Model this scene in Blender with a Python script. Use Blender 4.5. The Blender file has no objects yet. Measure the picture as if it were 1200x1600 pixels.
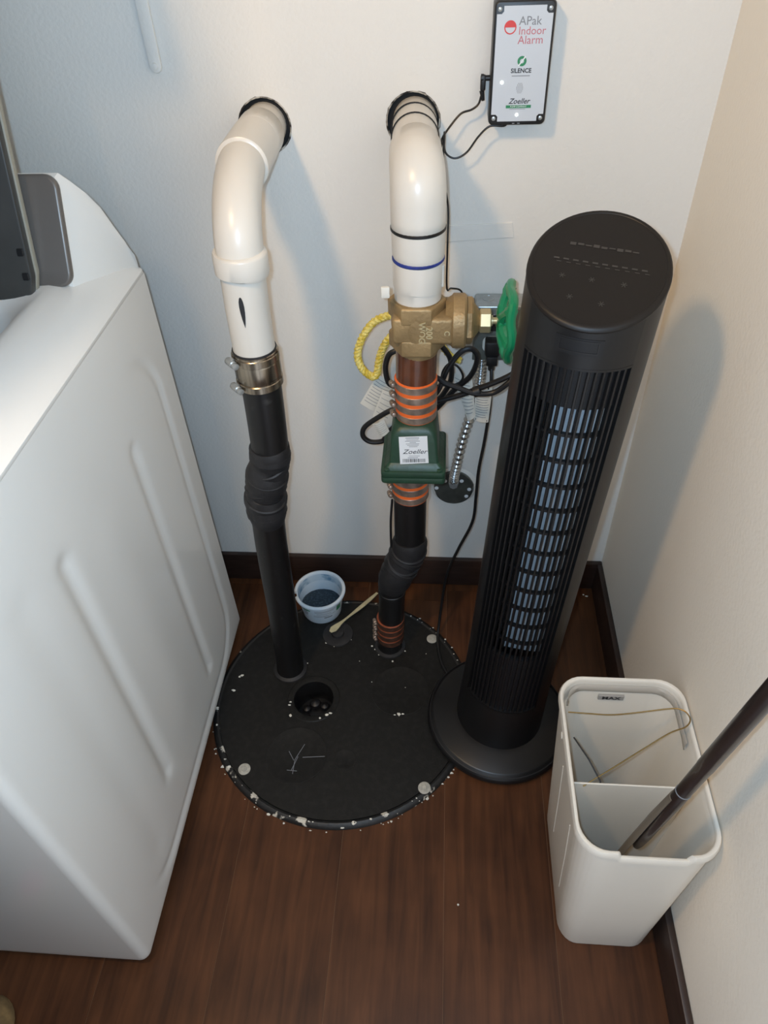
import bpy, bmesh, math, random
from mathutils import Vector, Matrix
random.seed(7)
PI = math.pi
scene = bpy.context.scene
COL = scene.collection

# ---------------------------------------------------------------- camera
cam_d = bpy.data.cameras.new('camera'); cam = bpy.data.objects.new('camera', cam_d); COL.objects.link(cam)
cam_d.sensor_fit = 'VERTICAL'; cam_d.sensor_height = 36.0; cam_d.sensor_width = 27.0
cam_d.lens = 1134.17 * 36 / 1600; cam_d.clip_start = 0.02
CP = Vector((0, -1.1289, 1.29525))
def cam_matrix(pitch, yaw, roll, pos):
    cp, sp, cy, sy = math.cos(pitch), math.sin(pitch), math.cos(yaw), math.sin(yaw)
    f = Vector((sy*cp, cy*cp, -sp)); r = Vector((cy, -sy, 0)); u = r.cross(f)
    c, s = math.cos(roll), math.sin(roll)
    r2 = c*r + s*u; u2 = -s*r + c*u
    m = Matrix((r2, u2, -f)).transposed().to_4x4(); m.translation = pos
    return m
cam.matrix_world = cam_matrix(.758705, -.1033636, -.049461, CP)
scene.camera = cam

# ---------------------------------------------------------------- world, lights, exposure
w = bpy.data.worlds.new('world'); scene.world = w; w.use_nodes = True
w.node_tree.nodes['Background'].inputs['Color'].default_value = (.84, .90, 1, 1)
w.node_tree.nodes['Background'].inputs['Strength'].default_value = 1.15
LAMP = Vector((-.46, -1.00, 1.77)); AIM = Vector((.12, -.10, .60))
ld = bpy.data.lights.new('warm_lamp_light', 'AREA'); lo = bpy.data.objects.new('warm_lamp_light', ld); COL.objects.link(lo)
lo.location = LAMP; lo.rotation_euler = (AIM-LAMP).to_track_quat('-Z', 'Y').to_euler()
ld.shape = 'DISK'; ld.size = .13; ld.energy = 8.0; ld.color = (1, .66, .33)
fd = bpy.data.lights.new('phone_flash', 'POINT'); fo = bpy.data.objects.new('phone_flash', fd); COL.objects.link(fo)
fo.location = CP + Vector((-.022, .004, .012)); fd.energy = 21.5; fd.color = (.49, .73, 1); fd.shadow_soft_size = .008
scene.view_settings.view_transform = 'Standard'; scene.view_settings.look = 'None'
scene.view_settings.gamma = 1; scene.view_settings.use_curve_mapping = False
scene.view_settings.exposure = 0.0

# ---------------------------------------------------------------- materials
def srgb(r, g, b):
    f = lambda v: (v/255/12.92) if v/255 <= .04045 else ((v/255+.055)/1.055)**2.4
    return (f(r), f(g), f(b), 1)
MATS = {}
def mat(name, col, rough=.5, metal=0., var=0., vscale=20., bump=0., bscale=200., col2=None, thr=None, spec=.5, coat=0., stretch=None, emit=None, trans=0., alpha=1.):
    if name in MATS: return MATS[name]
    m = bpy.data.materials.new(name); m.use_nodes = True; nt = m.node_tree; N = nt.nodes; L = nt.links
    p = N['Principled BSDF']; c = srgb(*col)
    p.inputs['Base Color'].default_value = c; p.inputs['Roughness'].default_value = rough; p.inputs['Metallic'].default_value = metal
    p.inputs['Specular IOR Level'].default_value = spec; p.inputs['Coat Weight'].default_value = coat
    if trans: p.inputs['Transmission Weight'].default_value = trans
    if alpha < 1: p.inputs['Alpha'].default_value = alpha
    tc = N.new('ShaderNodeTexCoord'); co = tc.outputs['Object']
    if stretch:
        mp = N.new('ShaderNodeMapping'); mp.inputs['Scale'].default_value = stretch; L.new(co, mp.inputs['Vector']); co = mp.outputs['Vector']
    if var or col2:
        n = N.new('ShaderNodeTexNoise'); n.inputs['Scale'].default_value = vscale; n.inputs['Detail'].default_value = 6; L.new(co, n.inputs['Vector'])
        r = N.new('ShaderNodeValToRGB'); L.new(n.outputs['Fac'], r.inputs['Fac'])
        if col2:
            lo_, hi_ = thr or (.4, .65)
            r.color_ramp.elements[0].position = lo_; r.color_ramp.elements[1].position = hi_
            r.color_ramp.elements[0].color = c; r.color_ramp.elements[1].color = srgb(*col2)
        else:
            r.color_ramp.elements[0].position = .3; r.color_ramp.elements[1].position = .7
            r.color_ramp.elements[0].color = tuple(v*(1-var) for v in c[:3])+(1,); r.color_ramp.elements[1].color = tuple(min(1, v*(1+var)) for v in c[:3])+(1,)
        L.new(r.outputs['Color'], p.inputs['Base Color'])
    if bump:
        b = N.new('ShaderNodeTexNoise'); b.inputs['Scale'].default_value = bscale; b.inputs['Detail'].default_value = 3; L.new(tc.outputs['Object'], b.inputs['Vector'])
        bn = N.new('ShaderNodeBump'); bn.inputs['Strength'].default_value = bump; bn.inputs['Distance'].default_value = .002
        L.new(b.outputs['Fac'], bn.inputs['Height']); L.new(bn.outputs['Normal'], p.inputs['Normal'])
    if emit:
        p.inputs['Emission Color'].default_value = srgb(*emit[0]); p.inputs['Emission Strength'].default_value = emit[1]
    MATS[name] = m; return m

M_wall = mat('wall_paint', (226, 222, 214), .75, bump=.35, bscale=170, spec=.3)
M_wallr = mat('wall_paint_side', (244, 234, 218), .75, bump=.3, bscale=170, spec=.3)
M_wallg = mat('unseen_wall_grey', (128, 130, 136), .8)  # unseen walls and ceiling, darkened to cut the lamp's warm bounce
M_base = mat('baseboard_wood', (50, 36, 30), .38, var=.3, vscale=8, stretch=(2, 2, 25))
M_pvc = mat('white_pvc', (214, 208, 197), .3, var=.03, vscale=12)
M_enamel = mat('white_enamel', (236, 231, 222), .3, coat=.2)
M_blackpipe = mat('black_abs_pipe', (22, 21, 21), .38, col2=(60, 58, 56), thr=(.62, .85), vscale=60)
M_rubber = mat('black_rubber', (34, 33, 34), .55, var=.3, vscale=40, bump=.4, bscale=60)
M_cable = mat('black_cable', (20, 19, 19), .45)
M_steel = mat('steel_painted_reflections', (176, 164, 146), .26, metal=.95, col2=(84, 74, 64), thr=(.42, .62), vscale=90, stretch=(1, 1, .015))  # dark vertical streaks in the colour imitate reflections
M_band = mat('tarnished_clamp_band', (150, 132, 118), .38, metal=.6, var=.35, vscale=60)
M_orange = mat('orange_rubber', (232, 104, 40), .55)
M_rust = mat('rusty_orange_rubber', (150, 72, 40), .6, var=.3, vscale=50)
M_brass = mat('bronze_valve_body', (158, 132, 92), .5, metal=.45, var=.2, vscale=25, bump=.5, bscale=160)
M_brassb = mat('machined_brass', (196, 178, 136), .4, metal=.5)
M_brown = mat('brown_pipe', (92, 52, 32), .3, var=.3, vscale=35, coat=.4)
M_green = mat('green_cast_iron', (36, 64, 47), .42, var=.2, vscale=30, bump=.25, bscale=120)
M_greenw = mat('green_enamel_handwheel', (24, 132, 86), .3, coat=.3)
M_face = mat('pale_face_print', (198, 203, 208), .45)
M_conduit = mat('bright_conduit', (196, 198, 198), .27, metal=1)
M_rustband = mat('rusty_clamp_band', (84, 58, 46), .5, metal=.4, var=.35, vscale=70)
M_label = mat('white_label', (225, 226, 226), .5)
M_ink = mat('black_ink', (38, 38, 40), .6)
M_greyink = mat('grey_ink', (128, 130, 134), .6)
M_blackplastic = mat('black_plastic', (26, 25, 25), .42)
M_fan = mat('fan_black_plastic', (22, 21, 21), .38, spec=.45)
M_fantop = mat('fan_top_gloss', (25, 21, 18), .45, spec=.3)
M_fandark = mat('fan_inside_black', (14, 14, 16), .5)
M_fanglow = mat('fan_painted_glow', (156, 164, 170), .35)
M_galv = mat('galvanised_steel', (176, 178, 176), .32, metal=.6, var=.15, vscale=70)
M_galvd = mat('dull_galvanised_steel', (110, 114, 108), .45, metal=.4, var=.2, vscale=60)
M_bin = mat('off_white_plastic', (228, 220, 206), .38, var=.02, vscale=8)
M_binrough = mat('frosted_plastic', (182, 174, 162), .5)
M_lid = mat('black_basin_plastic', (22, 21, 19), .55, col2=(36, 35, 32), thr=(.45, .9), vscale=90, bump=.25, bscale=260, spec=.3)
M_washer = mat('pale_zinc_washer', (176, 172, 160), .5, var=.2, vscale=160)
M_chip = mat('white_paint_chip', (225, 220, 206), .7)
M_yellow = mat('yellow_rope', (214, 184, 58), .7, col2=(240, 222, 130), thr=(.4, .6), vscale=150, stretch=(1, 1, 1), bump=1, bscale=300)
M_paper = mat('paper_tag', (222, 218, 206), .6)
M_cream = mat('cream_wood', (196, 186, 148), .7, var=.15, vscale=50)
M_tub = mat('white_tub_plastic', (214, 222, 228), .4, col2=(196, 214, 226), thr=(.4, .7), vscale=16)
M_tubstain = mat('blue_stained_plastic', (190, 206, 216), .45, col2=(60, 120, 156), thr=(.52, .7), vscale=30)
M_powder = mat('blue_black_powder', (34, 50, 62), .8, col2=(70, 92, 106), thr=(.5, .75), vscale=220, bump=1, bscale=400)
M_greypanel = mat('grey_console_panel', (112, 106, 100), .35, metal=.3)
M_lidgrey = mat('dark_lid_glass', (62, 61, 58), .3, var=.1, vscale=30)
M_trim = mat('beige_lid_trim', (150, 144, 128), .4)
M_dark = mat('dark_cavity', (12, 12, 12), .8)
M_plaster = mat('broken_plaster', (190, 182, 168), .85, col2=(40, 34, 30), thr=(.42, .58), vscale=70)
M_wire = mat('brass_wire', (140, 116, 70), .35, metal=.7)
M_pole = mat('dark_brown_pole', (40, 31, 28), .3, coat=.3, var=.15, vscale=30)
M_blue = mat('blue_primer', (28, 46, 120), .5, var=.3, vscale=90)
M_red = mat('red_print', (206, 62, 58), .5)
M_pinkprint = mat('rose_print', (190, 110, 116), .5)
M_greenprint = mat('green_print', (46, 128, 84), .5)
M_led = mat('lit_white_led', (255, 255, 255), .4, emit=((245, 255, 245), 3.0))
M_lampglass = mat('lamp_glass', (255, 244, 225), .4, emit=((255, 214, 160), 4.0))
M_pink = mat('pink_fabric', (190, 60, 110), .8)
M_tan = mat('tan_fabric', (120, 96, 60), .9, var=.3, vscale=60)

def wood():
    m = bpy.data.materials.new('dark_laminate'); m.use_nodes = True; nt = m.node_tree; N = nt.nodes; L = nt.links; p = N['Principled BSDF']
    tc = N.new('ShaderNodeTexCoord'); oi = N.new('ShaderNodeObjectInfo')
    add = N.new('ShaderNodeVectorMath'); add.operation = 'ADD'
    mul = N.new('ShaderNodeMath'); mul.operation = 'MULTIPLY'; mul.inputs[1].default_value = 13; L.new(oi.outputs['Random'], mul.inputs[0])
    L.new(tc.outputs['Object'], add.inputs[0]); L.new(mul.outputs[0], add.inputs[1])
    mp = N.new('ShaderNodeMapping'); mp.inputs['Scale'].default_value = (30, 2.2, 1); L.new(add.outputs[0], mp.inputs['Vector'])
    n1 = N.new('ShaderNodeTexNoise'); n1.inputs['Scale'].default_value = 2.2; n1.inputs['Detail'].default_value = 8; n1.inputs['Distortion'].default_value = .6; L.new(mp.outputs[0], n1.inputs['Vector'])
    n2 = N.new('ShaderNodeTexNoise'); n2.inputs['Scale'].default_value = 9; n2.inputs['Detail'].default_value = 3; L.new(add.outputs[0], n2.inputs['Vector'])
    mx = N.new('ShaderNodeMix'); mx.inputs['Factor'].default_value = .4; L.new(n1.outputs['Fac'], mx.inputs['A']); L.new(n2.outputs['Fac'], mx.inputs['B'])
    r = N.new('ShaderNodeValToRGB'); L.new(mx.outputs['Result'], r.inputs['Fac'])
    e = r.color_ramp.elements; e[0].position = .3; e[0].color = srgb(48, 26, 14); e[1].position = .72; e[1].color = srgb(98, 60, 35)
    L.new(r.outputs['Color'], p.inputs['Base Color']); p.inputs['Roughness'].default_value = .42; p.inputs['Specular IOR Level'].default_value = .25
    b = N.new('ShaderNodeBump'); b.inputs['Strength'].default_value = .12; b.inputs['Distance'].default_value = .001; L.new(n1.outputs['Fac'], b.inputs['Height']); L.new(b.outputs['Normal'], p.inputs['Normal'])
    return m
M_wood = wood()
M_joint = mat('plank_joint', (112, 78, 50), .7)

def rim_mat():
    # worn black rim: shaped patches of white paint
    m = mat('worn_black_rim', (28, 27, 26), .5, col2=(206, 198, 182), thr=(.615, .65), vscale=30, bump=.4, bscale=120)
    return m
M_rim = rim_mat()

# ---------------------------------------------------------------- mesh helpers
WM = {}
def link_obj(o, parent, local=False):
    COL.objects.link(o)
    WM[o.name] = Matrix.Identity(4)
    if parent is not None:
        o.parent = parent
        if not local: o.matrix_parent_inverse = WM[parent.name].inverted()
    return o
def mk(name, vf, m, parent=None, smooth=35, local=False):
    v, f = vf
    me = bpy.data.meshes.new(name); me.from_pydata([tuple(p) for p in v], [], f); me.update()
    bm = bmesh.new(); bm.from_mesh(me); bmesh.ops.recalc_face_normals(bm, faces=bm.faces); bm.to_mesh(me); bm.free()
    me.materials.append(m)
    if smooth:
        me.shade_smooth(); me.set_sharp_from_angle(angle=math.radians(smooth))
    o = bpy.data.objects.new(name, me)
    return link_obj(o, parent, local)
def tag(o, label=None, cat=None, group=None, kind=None):
    if label: o['label'] = label
    if cat: o['category'] = cat
    if group: o['group'] = group
    if kind: o['kind'] = kind
    return o
def thing(name, label, cat, loc=(0, 0, 0), group=None, matrix=None):
    e = bpy.data.objects.new(name, None); e.empty_display_size = .05; COL.objects.link(e)
    e.matrix_world = matrix if matrix is not None else Matrix.Translation(loc)
    WM[e.name] = e.matrix_world.copy()
    return tag(e, label, cat, group)
def join(*vfs):
    V, F = [], []
    for v, f in vfs:
        n = len(V); V += [tuple(p) for p in v]; F += [tuple(i+n for i in q) for q in f]
    return V, F
def xf(vf, M):
    return [tuple(M @ Vector(p)) for p in vf[0]], vf[1]
def box(x0, x1, y0, y1, z0, z1):
    v = [(x, y, z) for z in (z0, z1) for y in (y0, y1) for x in (x0, x1)]
    return v, [(0, 2, 3, 1), (4, 5, 7, 6), (0, 1, 5, 4), (2, 6, 7, 3), (0, 4, 6, 2), (1, 3, 7, 5)]
def bev(vf, w, seg=2, ang=20):
    me = bpy.data.meshes.new('tmp'); me.from_pydata([tuple(p) for p in vf[0]], [], vf[1])
    bm = bmesh.new(); bm.from_mesh(me); bpy.data.meshes.remove(me)
    bmesh.ops.recalc_face_normals(bm, faces=bm.faces)
    ed = [e for e in bm.edges if len(e.link_faces) == 2 and e.calc_face_angle(0) > math.radians(ang)]
    bmesh.ops.bevel(bm, geom=ed, offset=w, segments=seg, profile=.5, affect='EDGES', clamp_overlap=True)
    bm.verts.index_update()
    r = [tuple(q.co) for q in bm.verts], [tuple(q.index for q in f.verts) for f in bm.faces]
    bm.free(); return r
def frame(d):
    d = Vector(d).normalized(); a = Vector((0, 0, 1)) if abs(d.z) < .9 else Vector((1, 0, 0))
    u = a.cross(d).normalized(); return u, d.cross(u), d
def lathe(prof, o=(0, 0, 0), axis=(0, 0, 1), seg=32, cap=True, a0=0, a1=2*PI):
    u, v, d = frame(axis); o = Vector(o); full = abs(a1-a0-2*PI) < 1e-6
    n = seg if full else seg+1; V, F = [], []
    for r, h in prof:
        for i in range(n):
            a = a0+(a1-a0)*i/seg; V.append(o+d*h+(u*math.cos(a)+v*math.sin(a))*r)
    for k in range(len(prof)-1):
        for i in range(seg):
            j = (i+1) % n; F.append((k*n+i, k*n+j, (k+1)*n+j, (k+1)*n+i))
    if cap and full:
        if prof[0][0] > 1e-6: F.append(tuple(range(n))[::-1])
        if prof[-1][0] > 1e-6: F.append(tuple((len(prof)-1)*n+i for i in range(n)))
    return V, F
def cr(P, n=6):
    P = [Vector(p) for p in P]; Q = [P[0]*2-P[1]]+P+[P[-1]*2-P[-2]]; out = []
    for i in range(1, len(Q)-2):
        a, b, c, d = Q[i-1:i+3]
        for k in range(n):
            t = k/n; out.append(.5*((2*b)+(c-a)*t+(2*a-5*b+4*c-d)*t*t+(3*b-a-3*c+d)*t**3))
    return out+[P[-1]]
def tube(P, r, seg=12, cap=True):
    P = [Vector(p) for p in P]; n = len(P); R = r if isinstance(r, (list, tuple)) else [r]*n
    V, F = [], []; u = None
    for i in range(n):
        t = (P[min(i+1, n-1)]-P[max(i-1, 0)]).normalized()
        if u is None: u = frame(t)[0]
        u = (u-t*u.dot(t)).normalized(); w_ = t.cross(u)
        for k in range(seg):
            a = 2*PI*k/seg; V.append(P[i]+(u*math.cos(a)+w_*math.sin(a))*R[i])
    for i in range(n-1):
        for k in range(seg):
            j = (k+1) % seg; F.append((i*seg+k, i*seg+j, (i+1)*seg+j, (i+1)*seg+k))
    if cap: F += [tuple(range(seg))[::-1], tuple((n-1)*seg+k for k in range(seg))]
    return V, F
def rrect(x0, x1, y0, y1, r, n=6):
    out = []
    for cx, cy, a in ((x1-r, y1-r, 0), (x0+r, y1-r, 90), (x0+r, y0+r, 180), (x1-r, y0+r, 270)):
        for k in range(n+1):
            t = math.radians(a+90*k/n); out.append((cx+r*math.cos(t), cy+r*math.sin(t)))
    return out
def loft(loops, cap0=False, cap1=False, closed=True):
    n = len(loops[0]); V = [tuple(p) for l in loops for p in l]; F = []
    for k in range(len(loops)-1):
        for i in range(n if closed else n-1):
            j = (i+1) % n; F.append((k*n+i, k*n+j, (k+1)*n+j, (k+1)*n+i))
    if cap0: F.append(tuple(range(n))[::-1])
    if cap1: F.append(tuple((len(loops)-1)*n+i for i in range(n)))
    return V, F
def prism(poly, M, t):
    # polygon in the XY plane of M, thickness t along +Z of M
    return xf(loft([[(x, y, 0) for x, y in poly], [(x, y, t) for x, y in poly]], True, True), M)
def basis(o, ex, ey):
    ex = Vector(ex).normalized(); ez = ex.cross(Vector(ey)).normalized(); ey = ez.cross(ex)
    m = Matrix((ex, ey, ez)).transposed().to_4x4(); m.translation = Vector(o); return m
def text(name, body, size, M, m, parent, shear=0., sx=1., ext=.0001, local=False, bold=0., align='CENTER', space=1.):
    c = bpy.data.curves.new('tmp_text', 'FONT'); c.body = body; c.size = size; c.align_x = align; c.align_y = 'CENTER'
    c.extrude = ext; c.shear = shear; c.offset = bold; c.space_character = space; c.resolution_u = 3
    t = bpy.data.objects.new('tmp_text', c); COL.objects.link(t)
    me = bpy.data.meshes.new_from_object(t.evaluated_get(bpy.context.evaluated_depsgraph_get()))
    bpy.data.objects.remove(t); bpy.data.curves.remove(c)
    me.transform(M @ Matrix.Diagonal((sx, 1, 1, 1))); me.materials.clear(); me.materials.append(m)
    o = bpy.data.objects.new(name, me); return link_obj(o, parent, local)
def bars(M, rows, t=.0001):
    # thin printed strips (x0, x1, y, height) on the plane of M
    return join(*[xf(box(a, b, y-h/2, y+h/2, 0, t), M) for a, b, y, h in rows])

XR = .366          # right wall
XL, YF, ZC = -1.32, -1.24, 2.15

# ================================================================= THE SETTING
# floor: boards 178 mm wide
BC = Vector((-.186, -.331, 0)); BR = .2575; ZL = .009      # sump basin: centre, radius, cover level
PIT = bpy.data.objects.new('tmp_pit', bpy.data.meshes.new('tmp_pit')); COL.objects.link(PIT)
PIT.data.from_pydata([tuple(p) for p in lathe([(.244, -.2), (.244, .1)], BC, seg=64)[0]], [], lathe([(.244, -.2), (.244, .1)], BC, seg=64)[1])
def cut_pit(o):
    m = o.modifiers.new('cut', 'BOOLEAN'); m.operation = 'DIFFERENCE'; m.solver = 'EXACT'; m.object = PIT
    bpy.context.view_layer.update()
    me = bpy.data.meshes.new_from_object(o.evaluated_get(bpy.context.evaluated_depsgraph_get())); o.modifiers.clear(); o.data = me
floor = tag(mk('floor', box(XL, XR, YF, 0, -.03, -.0010), M_joint, smooth=0), kind='structure'); cut_pit(floor)
edges_x = [-1.32, -1.226, -1.048, -.870, -.692, -.5145, -.336, -.1565, .0225, .2005, .366]
joints = [-.45, -.9, -.3, -.55, -.12, -.025, -.026, -.061, -.030, -.33]
for i in range(len(edges_x)-1):
    ys = [0, joints[i]]
    while ys[-1] > YF: ys.append(max(YF, ys[-1]-1.22))
    for k in range(len(ys)-1):
        a, b = ys[k+1], ys[k]
        pk = mk('plank', box(edges_x[i]+.0005, edges_x[i+1]-.0005, a+.0005, b-.0005, -.006, 0), M_wood, floor, smooth=0)
        if edges_x[i+1] > BC.x-.25 and edges_x[i] < BC.x+.25 and a < BC.y: cut_pit(pk)
bpy.data.objects.remove(PIT)

def wall_with_holes():
    bm = bmesh.new(); E_ = []
    def loop(pts):
        vs = [bm.verts.new(p) for p in pts]
        for i in range(len(vs)): E_.append(bm.edges.new((vs[i], vs[(i+1) % len(vs)])))
    loop([(XL, 0, 0), (XR, 0, 0), (XR, 0, ZC), (XL, 0, ZC)])
    rnd = random.Random(3)
    for cx, cz, r in HOLES:
        loop([(cx+(r+rnd.uniform(-.0015, .002))*math.cos(2*PI*k/28), 0, cz+(r+rnd.uniform(-.0015, .002))*math.sin(2*PI*k/28)) for k in range(28)])
    bmesh.ops.triangle_fill(bm, use_beauty=True, edges=E_)
    bm.verts.index_update()
    r = [tuple(v.co) for v in bm.verts], [tuple(v.index for v in f.verts) for f in bm.faces]; bm.free(); return r
HOLES = [(-.262, .984, .0378), (-.048, .987, .0378)]
wall_back = tag(mk('wall_back', wall_with_holes(), M_wall, smooth=0), kind='structure')
for cx, cz, r in HOLES:
    mk('pipe_hole_edge', lathe([(r+.0010, -.0008), (r-.001, -.0004), (r-.001, .05), (r-.03, .052)], (cx, 0, cz), (0, 1, 0), 28, cap=False), M_plaster, wall_back)
    mk('pipe_hole_cavity', lathe([(r+.004, .006), (r+.004, .09), (0, .09)], (cx, 0, cz), (0, 1, 0), 28), M_dark, wall_back)
mk('wall_patch', bev(loft([[(.0, -.0022, .812), (.0, -.0022, .838), (.104, -.0022, .842), (.108, -.0022, .819)], [(.0, .001, .812), (.0, .001, .838), (.104, .001, .842), (.108, .001, .819)]], True, True), .0006, 1), M_wall, wall_back, smooth=0)
tag(mk('wall_right', box(XR, XR+.05, YF, 0, -.03, ZC), M_wallr, smooth=0), kind='structure')
# unseen front wall; its doorway is added to let cool fill light in
DX0, DZ = -.16, 2.05
tag(mk('wall_left', box(XL-.05, XL, YF, 0, -.03, ZC), M_wallg, smooth=0), kind='structure')
tag(mk('wall_front', join(box(XL, DX0, YF-.06, YF, -.03, ZC), box(DX0, XR, YF-.06, YF, DZ, ZC)), M_wallg, smooth=0), kind='structure')
tag(mk('trim_1', bev(box(DX0-.012, DX0, YF-.065, YF+.005, 0, DZ), .002, 1), M_enamel, smooth=0), kind='structure')
tag(mk('ceiling', box(XL, XR, YF, 0, ZC, ZC+.05), M_wallg, smooth=0), kind='structure')
tag(mk('baseboard_back', bev(box(XL, XR, -.012, 0, 0, .084), .003, 2), M_base), kind='structure')
tag(mk('baseboard_right', bev(box(XR-.012, XR, YF, -.012, 0, .084), .003, 2), M_base), kind='structure')

# warm wall lamp out of frame; added plate keeps its light off the washer
lamp = thing('warm_lamp', 'wall lamp giving the warm light, with added blocking plate, above the frame', 'lamp', LAMP)
ldir = (AIM-LAMP).normalized()
mk('lamp_bulb', lathe([(.03, -.07), (.05, -.04), (.052, -.012), (.048, -.004), (0, -.003)], LAMP, ldir), M_lampglass, lamp)
mk('lamp_arm', tube([LAMP-ldir*.06, (-.49, -1.09, 1.86), (-.49, -1.09, ZC)], .01, 10), M_galvd, lamp)
mk('added_light_blocker', bev(prism([(-1.085, 1.33), (-.70, 1.33), (-.70, 1.80), (-1.085, 1.80)], basis((-.545, 0, 0), (.245, 1, 0), (0, 0, 1)), .004), .001, 1) if False else bev(loft([[(x, y, z) for x, y in ((-.570, -1.085), (-.512, -1.04), (-.426, -.70), (-.431, -.70), (-.517, -1.04), (-.573, -1.082))] for z in (1.35, 1.92)], True, True), .001, 1), M_galvd, lamp)

# wall shelf over the washer: only the foot of its bracket shows
shelf = thing('storage_shelf', 'white wall shelf above the washer, only its bracket foot in view', 'shelf', (-.8, 0, 1.30))
mk('shelf_board', bev(box(-1.31, -.39, -.38, -.002, 1.310, 1.330), .003, 2), M_enamel, shelf)
for bx in (-.384-.018, -1.1):
    br = mk('shelf_bracket', bev(prism([(-.0085, 0), (.0085, 0), (.0085, .195), (-.0085, .195)] if False else [(-.0085+.0085*(1-math.cos(t)), .0085-.0085*math.sin(t)) for t in [k*PI/2/5 for k in range(6)]]+[(.0085*math.sin(t), .0085-.0085*math.cos(t)) for t in [k*PI/2/5 for k in range(1, 6)]]+[(.0095, .25), (-.0095, .25)], basis((bx, -.002, 1.055), (1, 0, 0), (0, 0, 1)), .006), .002, 2), M_wall, shelf)
    mk('bracket_arm', bev(box(bx-.007, bx+.007, -.34, -.004, 1.298, 1.310), .002, 2), M_enamel, br)
    mk('screw', lathe([(.0042, 0), (.0038, .0016), (0, .0022)], (bx, -.008, 1.064), (0, -1, 0), 14), M_wall, br)

# ================================================================= WASHING MACHINE
WX0, WX1, WY0, WY1 = -1.115, -.435, -.820, -.150
washer = thing('washing_machine', 'white top-loading washing machine with its dark lid raised, at the left', 'washing machine', (-.775, -.485, 0))
def sstep(t): t = max(0, min(1, t)); return t*t*(3-2*t)
def groove(d, wd): return math.exp(-(d/wd)**2)
def emboss(y, z):
    # inward depth of the pressed side panel
    d = 0.
    # rounded frame: distance to a rounded rectangle
    cy, cz, hy, hz, r = -.475, .400, .268, .352, .09
    qy, qz = abs(y-cy)-hy+r, abs(z-cz)-hz+r
    sd = math.hypot(max(qy, 0), max(qz, 0))+min(max(qy, qz), 0)-r
    wt = max(sstep((y+.30)/.06)*sstep((.80-z)/.10), sstep((.16-z)/.06)*sstep((y+.76)/.10))
    d += .0038*groove(sd, .008)*wt
    for ry, z0, z1, dep, wd in ((-.583, .175, .675, .0055, .014), (-.345, .125, .655, .005, .012), (-.675, .13, .70, .0016, .026), (-.465, .2, .62, -.0015, .040)):
        dz = max(z0-z, 0, z-z1); d += dep*groove(math.hypot(y-ry, dz), wd)
    return d
def cabinet():
    # s runs along the right side from the rear, round the front corner, along the front, round to the left side
    r = .014; cols = []
    ny = 110
    for i in range(ny+1): cols.append((WX1, WY1+(WY0+r-WY1)*i/ny, 's'))
    for k in range(1, 7):
        a = PI/2*k/6; cols.append((WX1-r+r*math.cos(a), WY0+r-r*math.sin(a), 'c'))
    for x in (-.6, -.8, -1.0): cols.append((x, WY0, 'f'))
    for k in range(0, 7):
        a = PI/2*k/6; cols.append((WX0+r-r*math.sin(a), WY0+r-r*math.cos(a), 'c'))
    cols.append((WX0, -.5, 'l')); cols.append((WX0, WY1, 'l'))
    nz = 130; zs = [.016, .0165, .019, .024]+[.03+(.830-.03)*i/nz for i in range(nz+1)]+[.834]
    V, F = [], []
    cx, cy = -.775, -.485
    for zi, z in enumerate(zs):
        ins = {0: .012, 1: .006, 2: .002, 3: .0005}.get(zi, 0)
        for x, y, k in cols:
            xx = x-emboss(y, z) if k == 's' else x
            xx -= math.copysign(ins, x-cx); yy = y-(math.copysign(ins, y-cy) if k != 's' or y < -.8 else 0)
            V.append((xx, yy, z))
    n = len(cols)
    for j in range(len(zs)-1):
        for i in range(n-1): F.append((j*n+i, j*n+i+1, (j+1)*n+i+1, (j+1)*n+i))
    return V, F
mk('cabinet', cabinet(), M_enamel, washer, smooth=40)
mk('back_panel', join(box(WX0+.002, WX1-.002, WY1-.006, WY1, .02, .834), box(WX0+.02, WX1-.02, WY0+.02, WY1-.01, .018, .022)), M_galvd, washer, smooth=0)
for fx in (WX0+.06, WX1-.06):
    for fy in (WY0+.06, WY1-.06):
        mk('levelling_foot', lathe([(.018, 0), (.018, .008), (.007, .009), (.007, .022)], (fx, fy, 0), seg=16), M_rubber, washer)
# deck: rounded rings rising from the seam to the ridge and into the opening
def deck():
    rings = [(0.000, .000, .000, .834, .012), (-.002, -.002, -.002, .8365, .012), (-.002, -.002, -.002, .841, .014), (.004, .006, .004, .8475, .016), (.018, .02, .012, .857, .02), (.040, .04, .03, .8685, .028), (.060, .06, .07, .876, .034), (.072, .075, .10, .8785, .04), (.082, .085, .14, .8765, .045), (.093, .095, .165, .868, .05), (.100, .10, .172, .855, .05), (.106, .105, .178, .835, .05), (.109, .108, .18, .79, .05)]
    L_ = []
    for s, f, b, z, r in rings:
        L_.append([(x, y, z) for x, y in rrect(WX0+s, WX1-s, WY0+f, WY1-b, r, 6)])
    return loft(L_)
mk('deck', deck(), M_enamel, washer, smooth=40)
mk('tub', lathe([(.21, .30), (.215, .78), (.30, .795)], (-.775, -.565, 0), seg=40, cap=False), M_galvd, washer)
mk('tub_floor', lathe([(.21, .30), (0, .31)], (-.775, -.565, 0), seg=40, cap=False), M_galvd, washer)
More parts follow.
